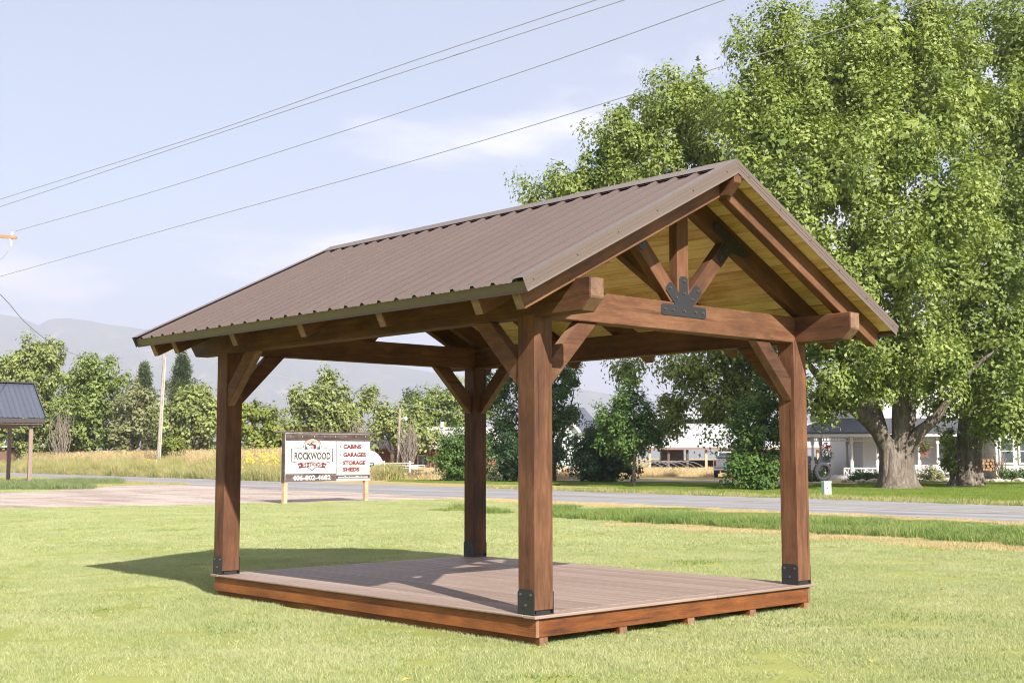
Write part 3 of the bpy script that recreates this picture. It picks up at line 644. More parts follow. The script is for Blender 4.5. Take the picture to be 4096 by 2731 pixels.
# ---------------------------------------------------------------- grass: one clump mesh, set out over the ground
def blade_patch(name, rng, n, half, h0, h1, w, mat, lean=.5, heads=0, headm=None, round_=False):
    x = rng.uniform(-half, half, (n, 2))
    if round_:
        a = rng.uniform(0, 6.283, n); rr = half*np.sqrt(rng.uniform(0, 1, n)); x = np.stack([np.cos(a)*rr, np.sin(a)*rr], 1)
    a = rng.uniform(0, 2*np.pi, n); h = rng.uniform(h0, h1, n); ln = np.abs(rng.normal(0, lean, n))*h; la = rng.uniform(0, 2*np.pi, n)
    d = np.stack([np.cos(a), np.sin(a)], 1)*(w/2)*rng.uniform(.6, 1.3, n)[:, None]; l = np.stack([np.cos(la), np.sin(la)], 1)*ln[:, None]
    V = np.zeros((n, 5, 3), np.float32); V[:, 0, :2] = x-d; V[:, 1, :2] = x+d; V[:, 2, :2] = x+d*.75+l*.35; V[:, 3, :2] = x-d*.75+l*.35; V[:, 4, :2] = x+l
    V[:, 2, 2] = V[:, 3, 2] = h*.6; V[:, 4, 2] = h
    i = np.arange(n)[:, None]*5; T = np.concatenate([i+[0, 1, 2], i+[0, 2, 3], i+[3, 2, 4]], 1).reshape(-1, 3); mi = np.zeros(len(T), int)
    V = V.reshape(-1, 3); mats = [mat]
    if heads:
        k = rng.choice(n, heads, False); b = len(V); tip = np.concatenate([x[k]+l[k], h[k][:, None]], 1); q = np.zeros((heads, 4, 3), np.float32); hd = d[k]*2.2
        hl = rng.uniform(.10, .2, heads)
        q[:, 0] = tip; q[:, 1] = tip; q[:, 1, :2] += hd; q[:, 1, 2] += hl*.5; q[:, 2] = tip; q[:, 2, 2] += hl; q[:, 2, :2] += l[k]*.15; q[:, 3] = tip; q[:, 3, :2] -= hd; q[:, 3, 2] += hl*.5
        V = np.concatenate([V, q.reshape(-1, 3)]); j = b+np.arange(heads)[:, None]*4; T2 = np.concatenate([j+[0, 1, 2], j+[0, 2, 3]], 1).reshape(-1, 3)
        T = np.concatenate([T, T2]); mi = np.concatenate([mi, np.ones(len(T2), int)]); mats.append(headm)
    me = bpy.data.meshes.new(name); me.vertices.add(len(V)); me.vertices.foreach_set('co', V.ravel()); me.loops.add(T.size); me.loops.foreach_set('vertex_index', T.ravel().astype(np.int32))
    me.polygons.add(len(T)); me.polygons.foreach_set('loop_start', np.arange(0, T.size, 3, dtype=np.int32)); me.polygons.foreach_set('material_index', mi.astype(np.int32))
    for mm in mats: me.materials.append(mm)
    me.update(calc_edges=True); return me
def scatter(name, label, patch, pts, scl, seed, cat='grass'):
    rng = np.random.RandomState(seed); pts = np.asarray(pts, np.float32); n = len(pts); me = bpy.data.meshes.new(name); me.vertices.add(n); me.vertices.foreach_set('co', pts.ravel())
    at_ = me.attributes.new('rot', 'FLOAT_VECTOR', 'POINT'); r = np.zeros((n, 3), np.float32); r[:, 2] = rng.uniform(0, 6.283, n); at_.data.foreach_set('vector', r.ravel())
    a2 = me.attributes.new('scl', 'FLOAT_VECTOR', 'POINT'); s = np.asarray(scl, np.float32); s = np.stack([np.ones(n), np.ones(n), s], 1) if s.ndim == 1 else s; a2.data.foreach_set('vector', s.astype(np.float32).ravel())
    src = bpy.data.objects.new(name+'_clump', patch)
    ng = bpy.data.node_groups.new(name, 'GeometryNodeTree'); ng.interface.new_socket('Geometry', in_out='INPUT', socket_type='NodeSocketGeometry'); ng.interface.new_socket('Geometry', in_out='OUTPUT', socket_type='NodeSocketGeometry')
    gi = ng.nodes.new('NodeGroupInput'); go = ng.nodes.new('NodeGroupOutput'); oi = ng.nodes.new('GeometryNodeObjectInfo'); oi.inputs['Object'].default_value = src; oi.inputs['As Instance'].default_value = True
    ip = ng.nodes.new('GeometryNodeInstanceOnPoints'); na = ng.nodes.new('GeometryNodeInputNamedAttribute'); na.data_type = 'FLOAT_VECTOR'; na.inputs[0].default_value = 'rot'
    nb_ = ng.nodes.new('GeometryNodeInputNamedAttribute'); nb_.data_type = 'FLOAT_VECTOR'; nb_.inputs[0].default_value = 'scl'
    er = ng.nodes.new('FunctionNodeEulerToRotation'); K = ng.links.new; K(na.outputs[0], er.inputs[0]); K(gi.outputs[0], ip.inputs['Points']); K(oi.outputs['Geometry'], ip.inputs['Instance'])
    K(er.outputs[0], ip.inputs['Rotation']); K(nb_.outputs[0], ip.inputs['Scale']); K(ip.outputs[0], go.inputs[0])
    o = link(bpy.data.objects.new(name, me)); md = o.modifiers.new('scatter', 'NODES'); md.node_group = ng; return tag(o, label, cat, kind='stuff')
def blade_mat(name, stops, trans=.3, sc=.6):
    g = G(name); r = g.n('ShaderNodeNewGeometry').outputs['Random Per Island']; c = g.coord('World'); a = g.noise(c, sc, 5, .6); b = g.noise(c, sc*6, 4, .6)
    f = g.math('ADD', g.math('MULTIPLY', r, .36), g.math('ADD', g.math('MULTIPLY', a, .58), g.math('MULTIPLY', b, .36))); f = g.math('SUBTRACT', f, .055); col = g.ramp(f, stops)
    d = g.n('ShaderNodeBsdfPrincipled', {'Base Color': col, 'Roughness': .55, 'Specular IOR Level': .25}); t = g.n('ShaderNodeBsdfTranslucent', {'Color': col})
    x = g.n('ShaderNodeMixShader', {0: trans, 1: d.outputs[0], 2: t.outputs[0]}); g.t.links.new(x.outputs[0], g.out.inputs[0]); return g.m
B_LAWN = blade_mat('lawn_blades', [(.3, (.20, .255, .09)), (.5, (.305, .35, .14)), (.68, (.40, .42, .20)), (.85, (.50, .48, .29))])
B_TALL = blade_mat('ditch_grass_blades', [(.3, (.07, .14, .025)), (.55, (.15, .235, .05)), (.75, (.27, .32, .10)), (.88, (.40, .38, .17))])
B_BANK = blade_mat('bank_grass_blades', [(.28, (.12, .17, .04)), (.48, (.25, .28, .08)), (.62, (.38, .35, .14)), (.8, (.50, .41, .21))])
B_STRAW = blade_mat('straw_blades', [(.3, (.34, .25, .10)), (.55, (.50, .38, .19)), (.85, (.62, .50, .29))], .25)
B_WEED = blade_mat('grey_green_weeds', [(.3, (.10, .15, .055)), (.55, (.17, .22, .085)), (.85, (.25, .28, .12))])
B_HL = blade_mat('house_lawn_blades', [(.3, (.085, .15, .02)), (.55, (.155, .225, .03)), (.85, (.25, .29, .06))])
def pcam(p): d = Vector(p) - C0; X, Y = d.dot(RG), d.dot(FG); return X, Y
def cells(n0, n1, s0, s1, step, seed, keep=lambda n, s, X, Y: True, ymax=60, z=0.0):
    """jittered grid in road coordinates, only where the camera can see the ground"""
    r = random.Random(seed); out = []; n = n0
    while n < n1:
        s = s0
        while s < s1:
            a, b = n+r.uniform(-.5, .5)*step*.8, s+r.uniform(-.5, .5)*step*.8; X, Y = NX*a - NY*b, NY*a + NX*b
            if 3.2 < Y < ymax and abs(X) < Y*.404*1.08+1.2 and keep(a, b, X, Y): out.append(tuple(cg(X, Y, z)))
            s += step
        n += step
    return out
def inpoly(p, poly):
    x, y = p[0], p[1]; c = False; j = len(poly)-1
    for i in range(len(poly)):
        if (poly[i][1] > y) != (poly[j][1] > y) and x < (poly[j][0]-poly[i][0])*(y-poly[i][1])/(poly[j][1]-poly[i][1])+poly[i][0]: c = not c
        j = i
    return c
def lawn_ok(n, s, X, Y):
    p = cg(X, Y); return n < 24.3 and not inpoly(p, gvp)
rg = np.random.RandomState(11)
patch = blade_patch('lawn_clump', rg, 8000, .56, .012, .036, .0038, B_LAWN, .85)
pl = cells(-40, 24.4, -40, 60, .92, 1, lambda n, s, X, Y: lawn_ok(n, s, X, Y) and Y < 20, 20.)
pl2 = [p for p in cells(-40, 24.4, -60, 110, .98, 2, lambda n, s, X, Y: lawn_ok(n, s, X, Y) and Y >= 20, 62.)]
scatter('lawn_grass', 'short sunlit mown grass of the lawn around the deck', patch, pl, rg.uniform(.75, 1.2, len(pl)), 3)
patch2 = blade_patch('far_lawn_clump', rg, 3000, .6, .014, .042, .0075, B_LAWN, .85)
scatter('far_lawn_grass', 'mown grass of the lawn further out towards the road and gravel', patch2, pl2, rg.uniform(.75, 1.2, len(pl2)), 4)
def dk(s): return .8 if s < 23 else max(0, .8-(s-23)/9)
tp = blade_patch('ditch_clump', rg, 620, .42, .2, .42, .011, B_TALL, .45)
pt = cells(18.9, 24.1, 5, 40, .5, 5, lambda n, s, X, Y: random.random() < dk(s) and not inpoly(cg(X, Y), gvp), 70.)
scatter('ditch_grass', 'long uncut green grass in the roadside ditch', tp, pt, np.array([(.55 if nn < 20.4 else max(.18, .55-(nn-20.4)*.24))*rg.uniform(.4, 1.35) for nn in [NX*pcam(p)[0]+NY*pcam(p)[1] for p in pt]]), 5)
sp = blade_patch('straw_lawn_clump', rg, 1500, .55, .02, .06, .007, B_STRAW, .8)
ps = cells(17.9, 18.9, 5, 21, .6, 6, ymax=60.) + cells(24.2, 25.5, 5, 60, .7, 7, lambda n, s, X, Y: not inpoly(cg(X, Y), gvp), 90.)
scatter('straw_verge', 'dry straw coloured grass along the ditch and road edge', sp, ps, rg.uniform(.7, 1.3, len(ps)), 6)

cvp = blade_patch('clover_clump', rg, 150, .34, .015, .036, .010, blade_mat('clover_leaves', [(.3, (.11, .17, .04)), (.6, (.17, .25, .06)), (.85, (.25, .32, .09))]), 1.0, round_=True)
_rc = random.Random(9); pc = []
for _ in range(34):
    Y_ = 4+26*_rc.random()**1.3; X_ = _rc.uniform(-.42, .42)*Y_
    if lawn_ok(NX*X_+NY*Y_, 0, X_, Y_):
        for _k in range(_rc.randint(1, 4)): pc.append(tuple(cg(X_+_rc.gauss(0, .3), Y_+_rc.gauss(0, .45))))
scatter('clover_patches', 'darker clover and weed patches dotted through the lawn', cvp, pc, rg.uniform(.6, 1.3, len(pc)), 9, 'clover')
# ---------------------------------------------------------------- big maples on the right
def big_maple(label, base, blobs, leafm, seed, r, limbs, dens, per, rad, size, group):
    rng = np.random.RandomState(seed); base = Vector(base); t = thing('maple_tree', base, label, 'tree', group)
    crown('crown', t, rng, blobs, dens, per, rad, size, leafm, droop=.6)
    mb = MB(); ph = rng.uniform(0, 6.28, 8)
    def flute(i, a): return 1 + .12*math.sin(3*a+ph[0]+.2*i) + .08*math.sin(5*a+ph[1]-.3*i) + .06*math.sin(9*a+ph[2]+.5*i)
    mb.tube([base + Vector((0, 0, z)) for z in (-.2, .05, .3, .8, 1.4, 2.0, 2.5)], [r*k for k in (1.5, 1.22, 1.0, .86, .78, .66, .3)], 28, True, flute)
    for tip, lr, wig in limbs:                                     # stems run up the trunk side by side, then part
        d = Vector(tip)-base; hd = Vector((d.x, d.y, 0)); hd = hd.normalized()*min(1, hd.length/1.5); rt = hd*r*.55
        p2 = base + rt*1.05 + Vector((0, 0, 1.9)); low = [base + rt*k + Vector((0, 0, z)) for k, z in ((1.25, -.2), (1.1, .25), (1.0, .8), (1.0, 1.35))]
        up_ = limb_path(rng, p2, tip, 8, wig, .0); e1 = p2 + Vector((hd.x*.25, hd.y*.25, .8)); up_ = [p2] + [up_[k].lerp(e1 + (up_[k]-p2)*.6, max(0, 1-k/3)*.5) for k in range(1, 9)]
        pth = low + up_; lrb = max(lr, r*.42); mb.tube(pth, [lrb*1.25, lrb*1.08, lrb, lrb*.98] + [lrb*.97 + (lr*(1.15-.12*k)-lrb*.97)*min(1, k/3) for k in range(9)], 14, True, lambda i, a: 1+.09*math.sin(4*a+.6*i+lr*9)+.05*math.sin(7*a-i))
        pth = up_
        for k in range(3 if lr > .3 else 0):                      # secondary limbs
            s = pth[3+k]; e = s + Vector((rng.normal()*2, rng.normal()*2, abs(rng.normal())*1.5+1.2)); mb.tube(limb_path(rng, s, e, 5, .08), [lr*.4*(1-.15*i) for i in range(6)], 6)
        e = Vector(tip)
        for c, rr in blobs:
            if lr > .26 and (Vector(c)-e).length < 5.5 and c[2] > e.z-.5: mb.tube(limb_path(rng, e, c, 4, .08), [lr*.28*(1-.2*i) for i in range(5)], 5)
    inv = Matrix.Translation(-base); mb.v = [tuple(inv @ Vector(v)) for v in mb.v]
    mb.build('trunk', BARK, t, Matrix.Translation(base), smooth=True); return t
GM = 'big trees on the house lawn'
dA, dB, dC = 59., 64., 68.
A_bl = dblobs([(1760, 330, 110, -3), (1880, 190, 130, 0), (2020, 90, 140, 2), (1790, 520, 100, -5), (1930, 420, 130, -5), (2080, 330, 130, -3), (1900, 650, 110, -6), (1965, 790, 90, -5), (1870, 790, 75, -4), (1905, 890, 48, -5), (2060, 620, 120, -6), (2085, 780, 80, -5), (2190, 230, 130, 0), (1790, 110, 90, 3), (1700, 250, 80, 2), (1850, 300, 110, 5), (2000, 250, 130, 6), (2150, 480, 120, -4), (1990, 560, 110, 4), (1840, 620, 90, 4), (2120, 100, 120, 4), (1690, 420, 80, 0), (1760, 690, 60, -2), (2010, 890, 40, -4), (2120, 880, 55, -2), (1960, 900, 34, -4), (2050, 860, 60, -3), (2170, 850, 60, -3), (1880, 930, 26, -4)], dA)
B_bl = dblobs([(2260, 480, 130, -3), (2340, 300, 140, 0), (2310, 640, 120, -5), (2215, 780, 90, -4), (2340, 840, 100, -3), (2440, 560, 150, 0), (2270, 950, 45, -3), (2350, 960, 50, -3), (2360, 110, 150, 2), (2470, 300, 150, 4), (2430, 780, 120, 0), (2180, 640, 90, 3), (2160, 930, 35, -1), (2480, 950, 60, 0), (2400, 430, 130, 5), (2215, 870, 50, -2), (2290, 790, 80, -6), (2250, 850, 60, -6), (2325, 930, 60, -6), (2350, 990, 40, -6), (2295, 985, 30, -6)], dB)
C_bl = dblobs([(1560, 250, 80, 0), (1480, 320, 80, 0), (1400, 360, 60, 0), (1620, 360, 90, -2), (1510, 430, 90, -2), (1335, 405, 42, 0), (1290, 440, 34, 0), (1225, 465, 26, 0), (1420, 450, 70, 0), (1610, 520, 100, 0), (1690, 640, 100, 0), (1575, 205, 44, 2), (1610, 250, 60, 2), (1500, 260, 50, 1), (1440, 320, 55, 0), (1330, 470, 50, 1), (1600, 680, 90, 2), (1740, 760, 80, 0), (1660, 800, 80, -2), (1600, 850, 55, -2), (1700, 900, 70, -2), (1770, 860, 60, 0), (1545, 850, 34, -1), (1640, 950, 48, -2), (1560, 930, 34, -1), (1440, 845, 22, -1), (1530, 980, 26, -1)], dC)
bA, bB, bC = gd(3580, dA), gd(3852, dB), gd(3010, dC)
tipA = [at(1935*1.7415, 930*1.7415, dA-2), at(2050*1.7415, 700*1.7415, dA), at(1990*1.7415, 880*1.7415, dA+1), at(2170*1.7415, 930*1.7415, dA-2), at(2110*1.7415, 640*1.7415, dA+2), at(1850*1.7415, 620*1.7415, dA+1)]
big_maple('huge fluted maple with many limbs, nearest the road on the house lawn', bA, A_bl, L_MAPLE2, 21, .82, list(zip([at(1830*1.7415, 800*1.7415, dA-2), at(2075*1.7415, 560*1.7415, dA), at(1960*1.7415, 560*1.7415, dA+1), at(2290*1.7415, 800*1.7415, dA-2), at(2150*1.7415, 540*1.7415, dA+2), at(1850*1.7415, 560*1.7415, dA+2)], (.38, .40, .34, .25, .33, .28), (.03,)*6)), 3.4, 27, .72, .215, GM)
big_maple('tall maple with pale patchy trunk at the right edge, before the log stack', bB, B_bl, L_MAPLE, 22, .72, list(zip([at(2200*1.7415, 640*1.7415, dB), at(2310*1.7415, 500*1.7415, dB), at(2400*1.7415, 650*1.7415, dB+1)], (.45, .42, .36), (.03,)*3)), 3.4, 26, .74, .22, GM)
big_maple('yellow green maple rising behind the pavilion roof, its low boughs over the shrub', bC, C_bl, L_MAPLE2, 23, .45, list(zip([at(1640*1.7415, 620*1.7415, dC), at(1520*1.7415, 450*1.7415, dC), at(1700*1.7415, 700*1.7415, dC), at(1600*1.7415, 880*1.7415, dC)], (.3, .26, .25, .16), (.04,)*4)), 3.4, 26, .74, .22, GM)
# ---------------------------------------------------------------- bushes and smaller trees across the road
GB = 'bushes along the far side of the road'
d = 57.5; tree('leafy_shrub', 'big dense green shrub beside the right front post, pickup behind it', gd(3010, d), dblobs([(1735, 1060, 44, 0), (1700, 1085, 30, -1), (1770, 1080, 34, -1), (1745, 990, 44, 0), (1780, 1000, 32, 0), (1715, 1015, 36, 1), (1760, 930, 38, 1), (1720, 950, 30, 1), (1735, 1105, 36, -1)], d), L_MID, 31, .12, 5.0, 15, .42, .16, GB, .5, 'shrub')
d = 74; tree('dark_lilac_bush', 'dark round lilac bush just left of the slim young maple', gd(2412, d), dblobs([(1385, 1050, 50), (1350, 1030, 32), (1420, 1050, 36, 1), (1380, 1000, 36), (1410, 1000, 30), (1345, 1070, 30), (1400, 1085, 40), (1360, 1090, 32), (1440, 1075, 18)], d), L_DARK, 32, .1, 5.0, 16, .45, .18, GB, .5, 'bush')
d = 63; tree('young_maple', 'slim young maple with single pale stem at the road edge', gd(2536, d), dblobs([(1440, 985, 44), (1410, 965, 28), (1470, 965, 30), (1440, 930, 28), (1400, 1000, 28), (1460, 1015, 34), (1420, 1022, 26), (1495, 1000, 18), (1512, 1012, 11), (1440, 905, 14), (1385, 960, 14)], d), L_YOUNG, 33, .085, 4.0, 14, .38, .16, GB, 1.6, 'tree', BARK)
d = 80; tree('green_ash', 'leafy green tree partly hidden behind the nearest post', gd(2210, d), dblobs([(1150, 900, 46), (1160, 980, 44), (1145, 1030, 30), (1290, 900, 34), (1280, 970, 34), (1300, 860, 26), (1210, 850, 60), (1230, 940, 60), (1285, 1040, 32), (1320, 880, 18), (1220, 780, 50), (1315, 950, 14)], d), L_MID, 34, .18, 4.0, 15, .55, .2, GB, 1.8, 'tree')
d = 78; tree('round_green_bush', 'bright round green bush left of the back post by the road', gd(1850, d), dblobs([(1060, 1050, 44), (1030, 1055, 30), (1085, 1040, 34), (1055, 1015, 30), (1045, 1085, 28), (1085, 1085, 28), (1012, 1058, 13)], d), L_MID, 35, .08, 5.0, 15, .42, .17, GB, .4, 'bush')
d = 76; tree('dark_lilac_bush', 'dark bush between the back post and the nearest post', gd(2050, d), dblobs([(1170, 1050, 32), (1160, 1080, 26), (1195, 1070, 36), (1180, 1025, 24), (1230, 1060, 36), (1270, 1055, 24)], d), L_DARK, 36, .08, 5.0, 15, .42, .17, GB, .4, 'bush')
# ---------------------------------------------------------------- the belt of trees far left and behind the sign
GT = 'trees across the road'
def belt(name, label, u, depth, bl, m, seed, **kw):
    a = dict(trunk_r=.28, dens=2.8, per=15, rad=.95, size=.42); a.update(kw)
    return tree(name, label, gd(u, depth), dblobs(bl, depth), m, seed, group=GT, **a)
belt('elm_tree', 'tall pale elm directly behind the dark roofed shelter', 130, 150, [(60, 860, 62), (30, 900, 55), (100, 830, 42), (115, 820, 32), (95, 900, 60), (20, 960, 55), (80, 970, 60), (125, 960, 44), (45, 1020, 36), (110, 1020, 34), (0, 870, 50), (70, 815, 26)], L_ELM, 41)
belt('elm_tree', 'rounder bright green elm to the right of the shelter, left of the utility pole', 370, 146, [(215, 870, 52), (180, 880, 40), (250, 880, 38), (205, 840, 28), (170, 940, 42), (225, 950, 55), (265, 950, 30), (190, 1000, 40), (240, 1010, 38), (160, 1010, 30)], L_MAPLE, 42)
belt('olive_tree', 'dusty grey green tree just left of the utility pole', 530, 142, [(310, 930, 34), (330, 910, 26), (290, 960, 30), (325, 980, 40), (350, 940, 26), (305, 1015, 32), (345, 1015, 28), (280, 1000, 22)], L_OLIVE, 43)
belt('willow_tree', 'pale willow between the utility pole and the left posts', 770, 138, [(440, 930, 42), (475, 910, 32), (405, 950, 34), (480, 960, 38), (430, 980, 42), (395, 1000, 26), (470, 1010, 36), (430, 1025, 28), (500, 940, 30)], L_ELM, 44)
belt('willow_bush', 'small yellow green bush at the foot of the utility pole', 680, 112, [(392, 1025, 22), (375, 1032, 14), (408, 1035, 15)], L_WILLOW, 45, trunk_r=.08, rad=.5, size=.24, dens=3, cat='bush', fork=.4)
belt('willow_tree', 'loose yellow willow between the left post and the sign', 1050, 125, [(590, 955, 34), (620, 985, 30), (575, 990, 30), (605, 1020, 38), (635, 1015, 24), (580, 1045, 26), (570, 940, 18), (625, 1045, 24)], L_WILLOW, 46)
belt('cottonwood_tree', 'broad olive cottonwood towering behind the sign', 1330, 150, [(720, 925, 42), (760, 905, 38), (690, 940, 34), (800, 935, 40), (840, 925, 22), (740, 960, 44), (790, 970, 36), (680, 980, 30), (710, 985, 36), (755, 890, 24), (820, 970, 26)], L_ELM, 47)
belt('box_elder', 'shaggy tree behind the yard light', 1570, 135, [(900, 970, 32), (880, 985, 26), (930, 980, 26), (905, 1005, 30), (875, 960, 16), (940, 1010, 18), (965, 990, 26), (975, 1015, 22), (950, 965, 20)], L_ELM, 48)
belt('cottonwood_tree', 'bright green cottonwood left of the back post above the cabin roof', 1800, 165, [(1000, 945, 40), (1040, 930, 36), (1060, 960, 36), (975, 960, 28), (1020, 975, 36), (1070, 985, 30), (1060, 905, 22), (985, 930, 22), (1100, 940, 40)], L_MAPLE, 49)
belt('poplar_tree', 'left one of two narrow dark poplar spires above the yard light', 1635, 190, [(938, 950, 10), (938, 935, 8), (938, 922, 5), (939, 970, 11)], L_PINE, 50, trunk_r=.15, cat='tree')
belt('poplar_tree', 'right and fuller one of two narrow dark poplar spires above the yard light', 1655, 186, [(953, 950, 12), (952, 935, 10), (954, 920, 6), (956, 968, 14), (946, 930, 4)], L_PINE, 51, trunk_r=.15, cat='tree')
belt('elm_tree', 'small far tree past the young maple, left of the arena roof', 2640, 230, [(1512, 1000, 14), (1505, 1012, 12), (1520, 1010, 10), (1512, 985, 9)], L_ELM, 52, trunk_r=.2, rad=.9)
belt('elm_tree', 'pale tree beyond the porch roof on the right', 3330, 160, [(1905, 965, 20), (1930, 975, 18), (1950, 960, 18), (1885, 975, 12)], L_ELM, 53, trunk_r=.25)
def pine(label, u, depth, top, bot, halfw, seed):
    rng = np.random.RandomState(seed); base = gd(u, depth); t = thing('pine_tree', base, label, 'tree', GT); H = at(u, top*1.7415, depth).z; Z0 = at(u, bot*1.7415, depth).z; hw = halfw*1.7415/FPX*depth
    P, D = [], []
    for k in range(620):
        z = rng.uniform(0, 1)**.9; rr = hw*(1-z)**.85*rng.uniform(.25, 1.05)*(.8+.35*math.sin(z*23+k%3)); a = rng.uniform(0, 6.283)
        P.append((base.x+math.cos(a)*rr, base.y+math.sin(a)*rr, Z0+(H-Z0)*z + rr*.12)); D.append((math.cos(a)*.6, math.sin(a)*.6, .7))
    P, D = np.array(P), np.array(D); C = np.repeat(P, 26, 0) + rng.normal(0, .22, (len(P)*26, 3)); Dn = np.repeat(D, 26, 0)
    V = leaf_cloud(rng, C, np.cross(Dn, rng.normal(0, 1, Dn.shape)), .42, .22, -.6); mesh_np('crown', V-np.array(base), np.arange(len(V)).reshape(-1, 4), L_PINE, t, WM[t])
    mb = MB().tube([(0, 0, -.1), (0, 0, H*.5), (0, 0, H-.3)], [.28, .18, .03], 7)
    for k in range(26):
        z = Z0+(H-Z0)*rng.uniform(0, .85); a = rng.uniform(0, 6.283); rr = hw*(1-(z-Z0)/(H-Z0))**.65*.8; mb.tube([(0, 0, z), (math.cos(a)*rr, math.sin(a)*rr, z+rr*.25)], [.06, .02], 4)
    mb.build('trunk', BARKD, t, WM[t])
pine('smaller dark pine poking up left of the utility pole', 575, 168, 836, 1000, 48, 61)
pine('taller fuller pine right of the utility pole', 725, 160, 812, 1010, 84, 62)
def dead_twigs(label, u, depth, top, bot, seed, n=60, wd=.5, mat=None):
    rng = np.random.RandomState(seed); base = gd(u, depth); t = thing('bare_bush', base, label, 'bush'); z0, z1 = max(.1, at(u, bot*1.7415, depth).z), at(u, top*1.7415, depth).z
    mb = MB()
    for k in range(n):
        a = rng.uniform(0, 6.283); h = z0+(z1-z0)*rng.uniform(.5, 1); r = wd*(z1-z0)*rng.uniform(.1, .5)
        mb.tube(limb_path(rng, (0, 0, z0*.6), (math.cos(a)*r, math.sin(a)*r, h), 5, .09), [.05, .04, .03, .025, .015, .01], 4, False)
    mb.build('branches', mat or TWIG, t, WM[t])
dead_twigs('bare grey bush beside the yard light pole', 1632, 122, 955, 1075, 71)
dead_twigs('bare dead branches among the elms right of the shelter', 250, 143, 920, 1040, 72, 50)
dead_twigs('bare stems of the shrub against the sunlit house wall', 3990, 80, 1030, 1108, 73, 26, .7)
dead_twigs('bare dead stems right of the cottonwood behind the sign', 1430, 132, 950, 1050, 74, 50)
K = 1.7415                                                   # photo rows/columns noted in a 2352-wide copy
HZ = 1832/K
